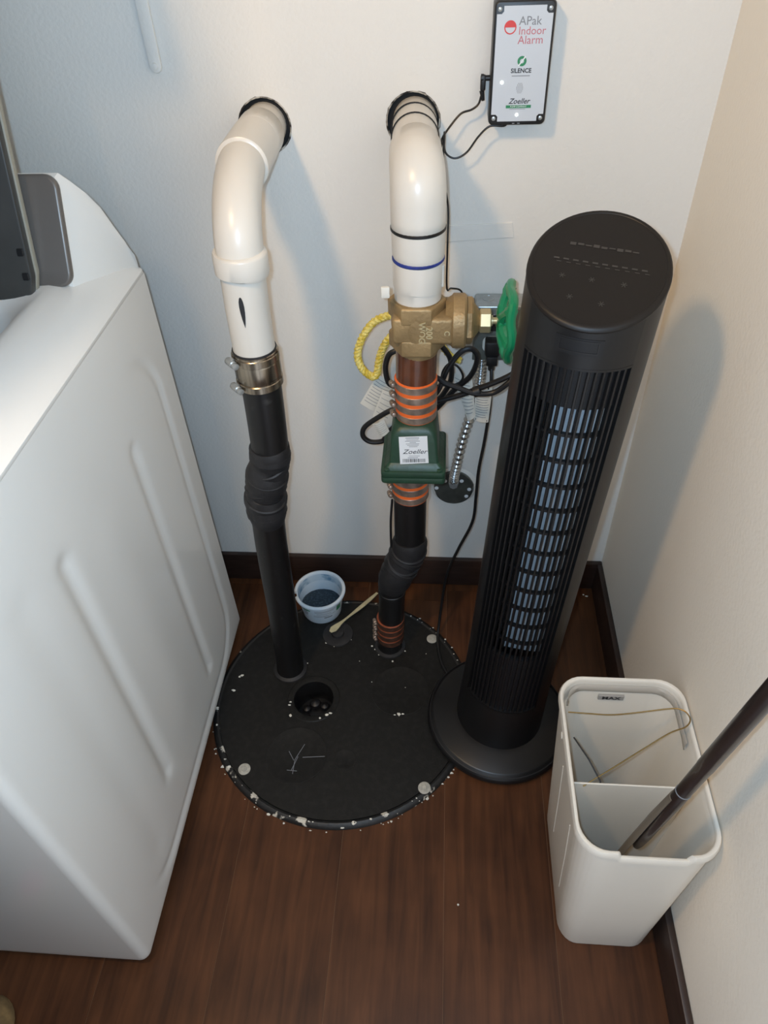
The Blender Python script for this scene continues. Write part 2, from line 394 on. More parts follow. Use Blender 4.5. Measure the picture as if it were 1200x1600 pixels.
# console
CXm = -.775
def mirror(p): return (2*CXm-p[0], p[1], p[2])
cs = [(-.481, -.272, .870), (-.486, -.224, .990), (-.482, -.212, .9945), (-.474, -.203, .981), (-.4635, -.192, .962), (-.4575, -.177, .938), (-.449, -.170, .908), (-.441, -.166, .885), (-.4365, -.164, .866), (-.4365, -.155, .835)]
def console_body():
    n = len(cs); V = [*cs, *[mirror(p) for p in cs]]
    F = [tuple(range(n)), tuple(range(n, 2*n))[::-1]]
    for i in range(n-1): F.append((i, n+i, n+i+1, i+1))
    F.append((n-1, 2*n-1, n, 0)); return V, F
console = mk('console', bev(console_body(), .0022, 2), M_enamel, washer, smooth=30)
fu = (Vector(cs[1])-Vector(cs[0])); fu.x = 0; fl_ = fu.length
Mf = basis((CXm, -.272, .872), (1, 0, 0), fu)
hw = CXm*-1-.4905
hw = -.4760-CXm
pan = prism([(x, y) for x, y in rrect(-hw, hw, .000, fl_+.004, .017, 6)], Mf, .0115)
mk('control_panel', bev(pan, .004, 3), M_greypanel, console)
mk('panel_print', bars(Mf @ Matrix.Translation((0, 0, .0117)), [(.232, .243, .071, .0011), (.232, .241, .059, .0009)]), M_ink, console, smooth=0)
# raised lid, hinged in front of the console
lidU = Vector((0, .055, .188)).normalized()
Ml = basis((0, -.3045, .858), (1, 0, 0), lidU)      # local x = world x, y up the lid, z toward the room
lp = [(-.537, 0), (-.520, .020), (-.5155, .04), (-.5155, .39), (-.537, .42), (-1.02, .42), (-1.043, .39), (-1.043, .045), (-1.02, 0)]
lidp = mk('lid', bev(prism(lp, Ml @ Matrix.Translation((0, 0, -.006)), .012), .0025, 2), M_lidgrey, washer)
mk('lid_trim', bev(prism([(x+(.002 if x > -.8 else -.002), y+(.002 if y > .2 else .004)) for x, y in lp], Ml @ Matrix.Translation((0, 0, -.014)), .009), .003, 2), M_trim, lidp)
for by in (.0405, .0695):
    mk('lid_bumper', bev(prism(rrect(-.5265, -.5185, by-.0045, by+.0045, .0015, 3), Ml @ Matrix.Translation((0, 0, .005)), .003), .0008, 1), M_blackplastic, lidp)

# ================================================================= SUMP BASIN COVER
basin = thing('sump_basin_cover', 'round black sump basin cover with worn rim, set in the wooden floor', 'basin cover', BC)
def plate_with_holes(cx, cy, R, z0, z1, holes, seg=72):
    bm = bmesh.new(); E_ = []; loops = []
    def loop(x, y, r, n):
        vs = [bm.verts.new((x+r*math.cos(2*PI*k/n), y+r*math.sin(2*PI*k/n), z1)) for k in range(n)]
        for i in range(n): E_.append(bm.edges.new((vs[i], vs[(i+1) % n])))
        loops.append(vs)
    loop(cx, cy, R, seg)
    for x, y, r in holes: loop(x, y, r, 32)
    bmesh.ops.triangle_fill(bm, use_beauty=True, edges=E_)
    for vs in loops:
        lo_ = [bm.verts.new((v.co.x, v.co.y, z0)) for v in vs]; n = len(vs)
        for i in range(n): bm.faces.new((vs[i], vs[(i+1) % n], lo_[(i+1) % n], lo_[i]))
    bm.verts.index_update(); bm.faces.ensure_lookup_table()
    r = [tuple(v.co) for v in bm.verts], [tuple(v.index for v in f.verts) for f in bm.faces]; bm.free(); return r
HOLE = (-.245, -.334, .043)
mk('cover_plate', plate_with_holes(BC.x, BC.y, BR-.009, .0005, ZL, [HOLE]), M_lid, basin, smooth=30)
mk('basin_flange', lathe([(BR-.0085, .0), (BR-.0085, .0065), (BR-.004, .0082), (BR+.001, .0065), (BR+.004, .003), (BR+.005, .0002)], BC, seg=96, cap=False), M_rim, basin)
mk('basin_pit', lathe([(.243, -.002), (.243, -.33), (0, -.33)], BC, seg=48, cap=False), M_dark, basin)
hc = mk('open_port', lathe([(.040, ZL), (.0435, ZL+.0012), (.052, ZL+.0012), (.0535, ZL)], (HOLE[0], HOLE[1], 0), seg=40, cap=False), M_lid, basin)
mk('port_wall', lathe([(.0405, ZL+.001), (.0405, -.055), (.033, -.055), (0, -.055)], (HOLE[0], HOLE[1], 0), seg=36, cap=False), M_blackpipe, hc)
for k in range(7):
    a = 2*PI*k/7; s_ = .008+.006*((k*37) % 5)/5
    mk('wet_lump', xf(lathe([(s_, 0), (s_*.8, s_*.5), (s_*.3, s_*.75), (0, s_*.8)], seg=10), Matrix.Translation((HOLE[0]+.024*math.cos(a), HOLE[1]+.024*math.sin(a), -.05))), M_blackplastic, hc)
for px, py, r, nm in ((-.070, -.307, .059, 'port_cap'), (-.261, -.458, .059, 'port_cap'), (-.167, -.463, .022, 'port_cap')):
    mk(nm, lathe([(r, ZL-.001), (r, ZL+.0010), (r-.0018, ZL+.0014), (r-.0035, ZL+.0008), (0, ZL+.0008)], (px, py, 0), seg=40), M_lid, basin)
# scratched Y in the front cap
scr = []
for a, b in (((-.262, -.497), (-.262, -.468)), ((-.262, -.468), (-.248, -.436)), ((-.264, -.470), (-.276, -.452)), ((-.2655, -.490), (-.257, -.462)), ((-.248, -.463), (-.206, -.459)), ((-.274, -.490), (-.255, -.491))):
    scr.append(tube([(a[0], a[1], ZL+.0014), (b[0], b[1], ZL+.0014)], .0006, 5))
mk('scratches', join(*scr), M_greyink, basin)
# cord seal
cseal = mk('cord_seal', lathe([(.034, ZL-.001), (.033, ZL+.003), (.026, ZL+.0045), (.014, ZL+.004), (.013, ZL+.009), (0, ZL+.010)], (-.214, -.172, 0), seg=32), M_rubber, basin)
for bx, by in ((-.355, -.492), (-.015, -.511), (-.008, -.175), (-.413, -.323)):
    if bx < -.4: continue
    b = mk('cover_bolt', lathe([(.0115, ZL-.0005), (.0115, ZL+.0012), (.0105, ZL+.0016), (.0055, ZL+.0016)], (bx, by, 0), seg=28), M_washer, basin)
    mk('bolt_head', lathe([(.0055, ZL+.001), (.0055, ZL+.003), (.0045, ZL+.0038), (.002, ZL+.0034), (0, ZL+.0034)], (bx, by, 0), seg=6), M_washer, b)
# paint chips stuck on the rim and round the fittings
rnd = random.Random(11); ch = []
def chip(x, y, z, s):
    n = rnd.randint(5, 7); a0 = rnd.uniform(0, 6); el = rnd.uniform(.4, 1)
    pts = [(x+s*rnd.uniform(.6, 1.1)*math.cos(a0+2*PI*k/n), y+s*el*rnd.uniform(.6, 1.1)*math.sin(a0+2*PI*k/n)) for k in range(n)]
    return loft([[(p[0], p[1], z) for p in pts], [(x+(p[0]-x)*.8, y+(p[1]-y)*.8, z+.0012) for p in pts]], True, True)
for k in range(62):
    a = math.radians(rnd.uniform(185, 335)); r = BR+rnd.choice((-.0035, -.003, .002, .006, .009)); s_ = rnd.choice((.0012, .0016, .002, .003, .0045))
    z = .0075 if r < BR else (.004 if r < BR+.004 else .0002)
    ch.append(chip(BC.x+r*math.cos(a), BC.y+r*math.sin(a), z, s_))
for k in range(16):
    a = math.radians(rnd.uniform(0, 60)); r = BR+rnd.choice((-.004, -.003, .002)); ch.append(chip(BC.x+r*math.cos(a), BC.y+r*math.sin(a), .0072, rnd.uniform(.001, .003)))
for x, y, s_ in ((-.292, -.352, .004), (-.286, -.375, .0035), (-.291, -.345, .004), (-.226, -.378, .003), (-.213, -.37, .005), (-.207, -.366, .004), (-.413, -.323, .0055), (-.403, -.286, .005), (-.408, -.29, .003), (-.07, -.362, .005), (-.078, -.364, .003), (-.062, -.361, .004), (-.236, -.196, .004), (-.217, -.203, .005), (-.213, -.2, .003), (-.137, -.2, .003), (-.129, -.208, .0035), (-.09, -.237, .003), (-.065, -.21, .0018), (-.185, -.185, .003), (-.194, -.176, .0025), (-.12, -.222, .002), (-.27, -.25, .0018), (-.16, -.24, .0012), (-.06, -.3, .0013), (-.13, -.29, .0012), (-.02, -.215, .0012)):
    ch.append(chip(x, y, ZL+.0006, s_))
tag(mk('paint_chips', join(*ch), M_chip, basin, smooth=0), kind='stuff')

# ================================================================= LEFT WHITE-AND-BLACK PIPE
def ring(center, r0, r1, h, axis=(0, 0, 1), seg=32, rnd_=.001):
    # a short sleeve with eased edges, centred, r0 inside (hidden), r1 outside
    return lathe([(r0, -h/2), (r1-rnd_, -h/2), (r1, -h/2+rnd_), (r1, h/2-rnd_), (r1-rnd_, h/2), (r0, h/2)], center, axis, seg, cap=False)
yP = -.264
vent = thing('vent_pipe', 'white elbowed pipe joined to a taped black pipe, nearest the washer', 'pipe', (-.305, yP, ZL))
def arc_path(p0, d0, p1, d1, n=14):
    # quarter-ellipse between two axis points whose tangents meet at a corner
    c = Vector(p0)+Vector(d0)*((Vector(p1)-Vector(p0)).dot(Vector(d0))); a = Vector(p0)-c; b = Vector(p1)-c
    return [c+a*(1-math.sin(t))+b*(1-math.cos(t)) for t in [PI/2*k/n for k in range(n+1)]]
ZA = .984
top = (-.2545, yP, .905); up = (-.003, 0, 1)
el = arc_path(top, Vector((0, 0, 1)), (-.2605, -.162, ZA), (0, 1, 0), 16)
mk('pipe_elbow', tube(el, .0302, 32), M_pvc, vent)
mk('elbow_hub', join(tube([(-.2605, -.168, ZA), (-.2605, -.166, ZA), (-.2607, -.16, ZA), (-.262, -.075, ZA), (-.262, -.074, ZA)], [.0305, .0342, .0345, .0338, .031], 32), tube([(-.262, -.0735, ZA), (-.262, -.0725, ZA), (-.262, -.032, ZA), (-.262, -.029, ZA)], [.031, .0332, .0332, .030], 32)), M_pvc, vent, smooth=50)
mk('pipe_stub', tube([(-.262, -.032, ZA), (-.262, .06, ZA)], .0302, 32), M_pvc, vent)
mk('elbow_collar', tube([(-.2545, yP, .9165), (-.2545, yP, .915), (-.2548, yP, .912), (-.2552, yP, .8895), (-.2555, yP, .888), (-.2555, yP, .8875)], [.0303, .0335, .0346, .0346, .0335, .0300], 36), M_pvc, vent, smooth=60)
mk('white_pipe', tube([(-.255, yP, .90), (-.2575, yP, .84), (-.258, yP, .765)], .0291, 36), M_pvc, vent)
mk('black_smudge', loft([[(-.2545+dx-.0035*math.cos(t), yP-.02925+.0006, .847-.021*math.sin(t)-dx*2) if False else (-.256+.0042*math.sin(t)*abs(math.cos(t/2)), yP-.0296, .846+.0215*math.cos(t)) for t in [2*PI*k/16 for k in range(16)] for dx in (0,)], [(-.256+.0042*math.sin(t)*abs(math.cos(t/2)), yP-.0280, .846+.0215*math.cos(t)) for t in [2*PI*k/16 for k in range(16)]]], True, True), M_ink, vent, smooth=0)
cpl = mk('shielded_coupling', tube([(-.258, yP, .777), (-.258, yP, .776), (-.258, yP, .762), (-.258, yP, .760), (-.2575, yP, .738), (-.2575, yP, .736), (-.257, yP, .722), (-.257, yP, .7205)], [.030, .0318, .0318, .0326, .0326, .0318, .0318, .029], 48), M_steel, vent, smooth=25)
mk('coupling_gasket', tube([(-.258, yP, .7795), (-.258, yP, .771)], [.0306, .0306], 36), M_rubber, cpl)
for zc in (.768, .7275):
    cb = mk('clamp_band', ring((-.2578, yP, zc), .031, .0332, .0115, seg=48), M_steel, cpl)
    ang = math.radians(222); ux = Vector((math.cos(ang), math.sin(ang), 0)); tx = Vector((-ux.y, ux.x, 0))
    pc = Vector((-.2578, yP, zc))+ux*.0375
    mk('clamp_screw', join(lathe([(.0045, -.012), (.0052, -.011), (.0052, .004), (.0038, .005), (.0038, .007), (.0046, .0075), (.0046, .012), (.002, .0125)], pc, tx, 12), bev(box(-.004, .004, -.006, .006, -.006, .006), .001, 1) if False else lathe([(.0058, -.006), (.0058, .001)], pc-ux*.002, tx, 10)), M_galv, cpl)
mk('black_pipe', tube(cr([(-.257, yP, .726), (-.259, yP, .66), (-.262, yP, .59)], 5), .0287, 32), M_blackpipe, vent)
# taped rubber joint
jt = [(-.262, .610, .0285), (-.262, .606, .0312), (-.263, .592, .0318), (-.265, .577, .0312), (-.268, .570, .0300), (-.271, .562, .0306), (-.273, .556, .0330), (-.277, .535, .0338), (-.280, .520, .0326), (-.282, .512, .0312), (-.283, .506, .0334), (-.285, .485, .0342), (-.286, .465, .0322), (-.287, .455, .0300), (-.288, .448, .0285)]
slv = mk('rubber_sleeve', tube([(x, yP+.002*math.sin(z*90), z) for x, z, r in jt], [r for _, _, r in jt], 32), M_rubber, vent, smooth=50)
for zc, xc, r, ty, tx_ in ((.588, -.2635, .0324, .10, .12), (.566, -.268, .0318, -.25, -.15), (.546, -.2745, .0345, -.2, .25), (.522, -.280, .0340, .28, -.12), (.497, -.284, .0356, -.2, .22), (.472, -.286, .0340, .15, -.1)):
    mk('tape_wrap', ring((xc, yP, zc), .029, r, .015, (tx_, ty, 1), 32, .002), M_rubber, slv)
mk('lower_black_pipe', tube(cr([(-.287, yP, .455), (-.291, yP, .37), (-.296, yP, .19), (-.304, yP, ZL-.004)], 5), [.0282]*16 if False else .0278, 32), M_blackpipe, vent)
mk('pipe_foot_seal', lathe([(.036, ZL-.001), (.035, ZL+.003), (.0285, ZL+.006)], (-.304, yP, 0), seg=36, cap=False), M_rubber, vent)

# ================================================================= RIGHT DISCHARGE PIPE
yR = -.197
disc = thing('discharge_pipe', 'discharge pipe with bronze gate valve, green check valve and orange-banded couplings', 'pipe', (-.098, yR, ZL))
XA = -.034
ar = arc_path((XA, yR, .952), Vector((0, 0, 1)), (-.0375, -.163, .986), (0, 1, 0), 14)
mk('pipe_elbow', tube([(XA, yR, .9165), (XA, yR, .918), (XA, yR, .93)]+ar+[(-.040, -.125, .986), (-.0405, -.122, .986)], [.034, .0356, .0356]+[.0356-.0012*k/14 for k in range(15)]+[.0340, .0318], 36), M_pvc, disc, smooth=50)
mk('pipe_stub', tube([(-.0402, -.124, .986), (-.048, .06, .986)], .0312, 32), M_pvc, disc)
for yy, xx in ((-.028, -.0450), (-.074, -.0425)):
    mk('black_tie', ring((xx, yy, .986), .031, .0328, .0028, (0, 1, 0), 40, .0008), M_cable, disc)
mk('black_tie', ring((XA, yR, .9165), .033, .0364, .0048, seg=44, rnd_=.001), M_cable, disc)
mk('elbow_hub', tube([(XA, yR, .915), (XA, yR, .913), (XA, yR, .886), (XA, yR, .880), (XA-.0005, yR, .875)], [.0352, .0352, .0350, .0345, .033], 36), M_pvc, disc)
mk('blue_primer_ring', ring((XA, yR, .8760), .030, .0352, .0080, seg=40, rnd_=.003), M_blue, disc)
ad = mk('threaded_adapter', tube([(XA, yR, .877), (XA, yR, .871), (XA, yR, .845), (XA-.001, yR, .836), (XA-.001, yR, .835), (XA-.001, yR, .820)], [.032, .0338, .0338, .0338, .0325, .0325], 36), M_pvc, disc)
for a in (-12, 168):
    a = math.radians(a); mk('adapter_lug', bev(xf(box(-.002, .002, -.0035, .0035, .838, .868), Matrix.Translation((XA+.0335*math.cos(a), yR+.0335*math.sin(a), 0)) @ Matrix.Rotation(a, 4, 'Z')), .001, 1), M_pvc, ad)
cl = mk('pipe_tag_clip', bev(box(-.083, -.071, -.232, -.226, .834, .85), .002, 2), M_paper, disc)
# gate valve
GX = -.036
def hexp(c, ra, h, axis, rot=0, ch=.0025):
    # hexagonal collar, eased
    u, v, d = frame(axis); n = 6
    Ls = []
    for r, hh in ((ra-ch, -h/2), (ra, -h/2+ch), (ra, h/2-ch), (ra-ch, h/2)):
        Ls.append([Vector(c)+d*hh+(u*math.cos(rot+2*PI*k/n)+v*math.sin(rot+2*PI*k/n))*r for k in range(n)])
    return loft(Ls, True, True)
gv = mk('gate_valve', lathe([(.030, .735), (.0335, .748), (.0350, .762), (.0365, .772), (.0372, .783), (.0365, .795), (.035, .806), (.0335, .82)], (GX, yR, 0), seg=36), M_brass, disc)
mk('valve_hex_end', bev(hexp((GX, yR, .8055), .0412, .0265, (0, 0, 1), math.radians(30)), .0012, 2), M_brass, gv, smooth=25)
mk('valve_hex_end', bev(hexp((GX, yR, .7565), .0412, .0265, (0, 0, 1), math.radians(30)), .0012, 2), M_brass, gv, smooth=25)
mk('bonnet_neck', bev(box(GX-.034, .016, yR-.0352, yR+.0352, .7635, .8035), .006, 3), M_brass, gv)
mk('bonnet_flange', lathe([(.030, .004), (.0345, .012), (.0378, .0145), (.0378, .030), (.035, .033), (.02, .033)], (0, yR, .783), (1, 0, 0), 36), M_brass, gv)
mk('bonnet_hex', join(hexp((.037, yR, .783), .0335, .011, (1, 0, 0), math.radians(15)), lathe([(.029, .041), (.016, .050), (.011, .053)], (0, yR, .783), (1, 0, 0), 24)), M_brass, gv, smooth=25)
mk('packing_nut', join(hexp((.0595, yR, .783), .0165, .016, (1, 0, 0), math.radians(0), .0015), lathe([(.0075, .05), (.0075, .07)], (0, yR, .783), (1, 0, 0), 16)), M_brassb, gv, smooth=25)
mk('valve_stem', lathe([(.0048, .05), (.0048, .098), (.003, .1)], (0, yR, .783), (1, 0, 0), 14), M_brassb, gv)
for body, zz, xx in (('200', .7835, -.0185), ('WOG', .7835, -.0285)):
    text('cast_lettering', body, .0125, basis((xx, yR-.0356, zz), (0, 0, -1), (1, 0, 0)), M_brassb, gv, ext=.0010, bold=.0003)
text('cast_lettering', 'C', .0105, basis((.006, yR-.0356, .7835), (0, 0, -1), (1, 0, 0)), M_brassb, gv, ext=.001, bold=.0003)
# handwheel: wavy rim, hub, five spokes
rim = [(.0925+.0015*math.cos(6*a), yR+(.0500+.0022*math.cos(6*a))*math.cos(a), .781+(.0500+.0022*math.cos(6*a))*math.sin(a)) for a in [2*PI*k/60 for k in range(61)]]
hwl = mk('handwheel', tube(rim, .0068, 10, cap=False), M_greenw, disc)
mk('wheel_hub', lathe([(.010, .076), (.0145, .079), (.0145, .090), (.009, .095), (0, .095)], (0, yR, .782), (1, 0, 0), 20), M_greenw, hwl)
for k in range(6):
    a = 2*PI*k/6+.26; d = Vector((0, math.cos(a), math.sin(a))); pv = Vector((0, -math.sin(a), math.cos(a)))
    c0 = Vector((.083, yR, .782)); 
    mk('wheel_spoke', tube(cr([c0+d*.008, c0+d*.028+Vector((.001, 0, 0)), c0+d*.049+Vector((.010, 0, 0))], 5), [.0075]*4+[.0062]*4+[.0085]*3, 8), M_greenw, hwl)
mk('brown_pipe', tube([(XA-.003, yR, .755), (XA-.0045, yR, .68)], .0302, 32), M_brown, disc)
mk('pipe_dope', ring((XA-.003, yR, .7435), .028, .0318, .007, seg=36, rnd_=.003), M_blackplastic, disc)
def banded(xc, z0, z1, n, r, rub, gap, screws=True, xb=None, band=None):
    # rubber coupling squeezed by n steel bands, screws in a column on the left
    xb = xc if xb is None else xb
    c = mk('banded_coupling', tube([(xb, yR, z0+gap*.2), (xb, yR, z0+gap*.4), (xc, yR, z1-gap*.4), (xc, yR, z1-gap*.1)], [r-.003, r-.0004, r-.0004, r-.003], 40), rub, disc)
    h = (z1-z0)/n
    for k in range(n):
        zc = z0+h*(k+.5); x_ = xb+(xc-xb)*(k+.5)/n
        b = mk('clamp_band', ring((x_, yR, zc), r-.004, r, h-gap, seg=44, rnd_=.0006), band or M_band, c)
        if screws:
            a = math.radians(196); ux = Vector((math.cos(a), math.sin(a), 0)); tx = Vector((-ux.y, ux.x, .25)).normalized()
            p = Vector((x_, yR, zc))+ux*(r+.0038)
            mk('clamp_screw', join(lathe([(.0028, -.010), (.004, -.009), (.004, -.004), (.0046, -.004), (.0046, .003), (.0036, .004), (.0036, .008), (.002, .009)], p, tx, 10)), M_band, c)
    return c
banded(-.0385, .620, .692, 4, .0328, M_orange, .0060)
banded(-.048, .449, .527, 4, .0318, M_orange, .0060, xb=-.0495)
banded(-.0935, .041, .110, 4, .0290, M_rust, .0036, xb=-.0965, band=M_rustband)
# check valve
def cv():
    L_ = []
    for z, hx, yf, yb, r in ((.546, .0490, .057, .047, .006), (.553, .0470, .0550, .045, .006), (.560, .0395, .0475, .040, .005), (.598, .0365, .0430, .036, .006), (.612, .0352, .0405, .035, .010), (.620, .0315, .035, .032, .015), (.6225, .027, .030, .028, .014)):
        L_.append([(-.0405+x, y, z) for x, y in rrect(-hx, hx, yR-yf, yR+yb, r, 5)])
    return loft(L_, True, True)
chk = mk('check_valve', cv(), M_green, disc, smooth=35)
for z0, z1, g in ((.5395, .5505, .0), (.5275, .5385, .0)):
    mk('valve_flange', bev(loft([[(-.0415+x, y, z) for x, y in rrect(-.0515, .0515, yR-.060, yR+.05, .007, 4)] for z in (z0, z1)], True, True), .0025, 2), M_green, chk)
for bx in (-.083, .0):
    mk('flange_bolt', lathe([(.0045, .5495), (.0045, .5535), (.003, .5545), (0, .5545)], (bx, yR-.0545, 0), seg=6), M_green, chk)
fbot = Vector((-.0405, yR-.0476, .560)); ftop = Vector((-.0405, yR-.043, .598)); fdir = (ftop-fbot).normalized()
Mc = basis(fbot+fdir*.0245+Vector((0, -.0003, 0)), (1, 0, 0), fdir) @ Matrix.Rotation(math.radians(2), 4, 'Z')
lab = mk('valve_label', prism([(-.0225, -.025), (.0225, -.0235), (.0215, .0255), (-.0225, .0245)], Mc, .0007), M_label, chk, smooth=0)
Mc2 = Mc @ Matrix.Translation((0, 0, .0008))
mk('printed_lines', bars(Mc2, [(-.012, .009, .0225, .0012), (-.011, .008, .0195, .0008), (-.013, .010, .017, .0008), (-.006, .004, .0145, .0008), (-.012, .009, .012, .0008), (-.010, .008, .0095, .0008), (-.007, .006, .007, .0008), (-.008, .009, -.010, .0007), (-.010, .006, -.0132, .001)]), M_greyink, lab, smooth=0)
text('label_lettering', 'Zoeller', .0115, Mc2 @ Matrix.Translation((.001, -.0025, 0)), M_ink, lab, shear=.35, sx=1.1)
xs = -.018; rows = []
rb = random.Random(4)
while xs < .017:
    w_ = rb.choice((.0005, .0008, .0014)); rows.append((xs, xs+w_, -.0185, .0065)); xs += w_+rb.choice((.0005, .0008, .0012))
mk('barcode', bars(Mc2, rows), M_ink, lab, smooth=0)
mk('black_pipe', tube([(-.0495, yR, .455), (-.0515, yR, .32)], .0285, 32), M_blackpipe, disc)
# crooked taped joint between the offset black pipes
jt = [(-.0515, .345, .0288), (-.0515, .340, .0312), (-.052, .325, .0322), (-.054, .312, .0318), (-.058, .298, .0325), (-.063, .284, .0315), (-.069, .268, .0325), (-.075, .252, .0310), (-.080, .236, .0318), (-.084, .222, .0305), (-.087, .208, .0290), (-.088, .2, .0275)]
sl2 = mk('rubber_sleeve', tube([(x, yR+.003*math.sin(z*70), z) for x, z, r in jt], [r for _, _, r in jt], 32), M_rubber, disc, smooth=50)
for zc, xc, r, axx, ayy in ((.330, -.0518, .0326, .0, .05), (.312, -.054, .0342, .2, -.25), (.296, -.059, .0345, .5, .15), (.281, -.0635, .0335, .35, -.35), (.266, -.0695, .0348, .6, .1), (.250, -.0755, .0332, .3, .3), (.232, -.081, .0328, .3, -.15)):
    mk('tape_wrap', ring((xc, yR, zc), .028, r, .012, (axx, ayy, 1), 32, .002), M_rubber, sl2)
mk('lower_black_pipe', tube([(-.087, yR, .215), (-.092, yR, .12), (-.0985, yR, ZL-.004)], .0262, 32), M_blackpipe, disc)
mk('sleeve_ring', ring((-.0885, yR, .193), .025, .0274, .008, seg=32, rnd_=.001), M_blackplastic, disc)
mk('pipe_foot_seal', lathe([(.034, ZL-.001), (.033, ZL+.003), (.0265, ZL+.005)], (-.098, yR, 0), seg=36, cap=False), M_rubber, disc)
mk('side_wire', tube(cr([(-.081, -.2, .44), (-.085, -.2, .387), (-.086, -.2, .329), (-.085, -.21, .29)], 5), .0022, 8), M_cable, disc)

# ================================================================= TOWER FAN
FB = Vector((.124, -.362, .0075)); LEAN, PHI = .047, -.27
fan = thing('tower_fan', 'tall black tower fan leaning slightly, in front of the back corner', 'fan', matrix=Matrix.Translation(FB) @ Matrix.Rotation(LEAN, 4, 'Y') @ Matrix.Rotation(PHI, 4, 'Z'))
def fmk(name, vf, m, parent=None, **k): return mk(name, vf, m, parent or fan, local=True, **k)
fbase = fmk('fan_base', lathe([(.120, 0), (.1345, .001), (.137, .006), (.136, .014), (.1325, .0185), (.1300, .0195), (.1285, .0215), (.1250, .0232), (.092, .030), (.085, .032)], seg=72, cap=True), M_fan)
fmk('base_groove', lathe([(.1337, .0178), (.1337, .0190), (.1317, .0196)], seg=72, cap=False), M_fandark, fbase)
RB = .0765; SL = math.tan(.41)
HALF = math.radians(52)
Z0, Z1 = .150, .848       # ribbed field
O0, O1 = .300, .795       # open part
CAPZ = .930
# angle a measured from the front (-Y), positive to the viewer's right (+X)
def fp(a, r, z): return (r*math.sin(a), -r*math.cos(a), z)
def topz(a, r): return CAPZ+SL*(-r*math.cos(a))*1.0
def rb_(z): return RB+.0065*max(0, 1-z/.25)**1.6
def shell():
    V, F = [], []
    # back and sides: angles HALF .. 2pi-HALF, full height
    na = 48; zs = [.028]+[.06+.09*k for k in range(9)]
    angs = [HALF+(2*PI-2*HALF)*i/na for i in range(na+1)]
    g = []
    for a in angs:
        col_ = [fp(a, rb_(z), z) for z in zs]+[fp(a, RB, topz(a, RB)-.012), fp(a, RB, topz(a, RB)-.003)]
        g.append(col_)
    m = len(g[0])
    for c_ in g: V += c_
    for i in range(na):
        for k in range(m-1): F.append((i*m+k, (i+1)*m+k, (i+1)*m+k+1, i*m+k+1))
    # front: below and above the ribbed field
    nf = 24
    for zs2 in ([.028, .06, .10, .125, Z0], [Z1, .865, None]):
        b = len(V); m2 = len(zs2)
        for i in range(nf+1):
            a = -HALF+2*HALF*i/nf
            for z in zs2:
                z_ = topz(a, RB)-.003 if z is None else z
                V.append(fp(a, rb_(z_), z_))
        for i in range(nf):
            for k in range(m2-1): F.append((b+i*m2+k, b+(i+1)*m2+k, b+(i+1)*m2+k+1, b+i*m2+k+1))
    return V, F
body = fmk('fan_body', shell(), M_fan, smooth=40)
def topcap():
    n = 64; L_ = []
    for r, dz in ((RB, -.004), (RB+.0006, -.002), (RB, .0005), (RB-.002, .002), (RB-.005, .0022), (RB-.0055, .0016), (.0, .0016)):
        L_.append([fp(2*PI*k/n, max(r, .0005), topz(2*PI*k/n, max(r, .0005))+dz) for k in range(n)])
    return loft(L_, False, True)
cap = fmk('top_cap', topcap(), M_fantop, smooth=30)
Mt = basis((0, 0, CAPZ+.0019), (1, 0, 0), (0, 1, SL))
def tt(x, y): return Mt @ Matrix.Translation((x, y, 0))
M_fprint = mat('faint_grey_print', (58, 54, 50), .5)
fmk('brand_print', bars(Mt, [(-.037+.0085*k, -.0305+.0085*k, .027+(.0006 if k % 2 else 0), .0042-.0012*(k % 3)) for k in range(9)]), M_fprint, cap, smooth=0)
fmk('icon_print', bars(Mt, [(-.050+.0105*k, -.044+.0105*k, .004, .0022) for k in range(10)]+[(-.046+.0105*k, -.041+.0105*k, -.0005, .001) for k in range(10)]), M_fprint, cap, smooth=0)
for ix, iy in ((-.036, -.019), (-.004, -.019), (.03, -.019), (-.022, -.046), (.012, -.049)):
    ri = fmk('button_mark', join(*[xf(box(-.0035, .0035, -.0004, .0004, 0, .0001), tt(ix, iy) @ Matrix.Rotation(q, 4, 'Z')) for q in (0, PI/3, 2*PI/3)]), M_fprint, cap, smooth=0)
# receiver window at the front of the head
def curved(a0, a1, z0, z1, r0, r1, n=14):
    L_ = []
    for i in range(n+1):
        a = a0+(a1-a0)*i/n; L_.append([fp(a, r0, z0), fp(a, r1, z0), fp(a, r1, z1), fp(a, r0, z1)])
    return loft(L_, True, True)
win = fmk('receiver_window', curved(-.34, .34, .866, .886, RB-.002, RB+.0006), M_fandark)
fmk('window_frame', join(curved(-.28, .28, .8825, .8838, RB, RB+.0012), curved(-.28, .28, .8690, .8703, RB, RB+.0012), curved(-.28, -.265, .8695, .8833, RB, RB+.0012, 3), curved(.265, .28, .8695, .8833, RB, RB+.0012, 3)), M_blackplastic, win)
# ribbed closed panels above and below the opening
for za, zb in ((Z0, O0), (O1, Z1)):
    fmk('blank_panel', curved(-HALF, HALF, za, zb, RB-.007, RB-.005, 24), M_fandark)
for a in (-HALF, HALF):
    fmk('grille_jamb', curved(a-.012, a+.012, Z0, Z1, RB-.011, RB, 2), M_fan)
fmk('grille_sill', curved(-HALF, HALF, Z0-.003, Z0+.001, RB-.008, RB+.0007, 24), M_fan)
fmk('grille_sill', curved(-HALF, HALF, Z1-.001, Z1+.002, RB-.008, RB+.0003, 24), M_fan)
nb = 16; bar_me = None
for k in range(1, nb):
    a = -HALF+2*HALF*k/nb
    if bar_me is None:
        o = fmk('grille_bar', bev(box(-.0014, .0014, -RB, -RB+.007, Z0, Z1), .0005, 1), M_fan); bar_me = o.data
    else:
        o = bpy.data.objects.new('grille_bar', bar_me); link_obj(o, fan, True)
    o.rotation_euler = (0, 0, a)
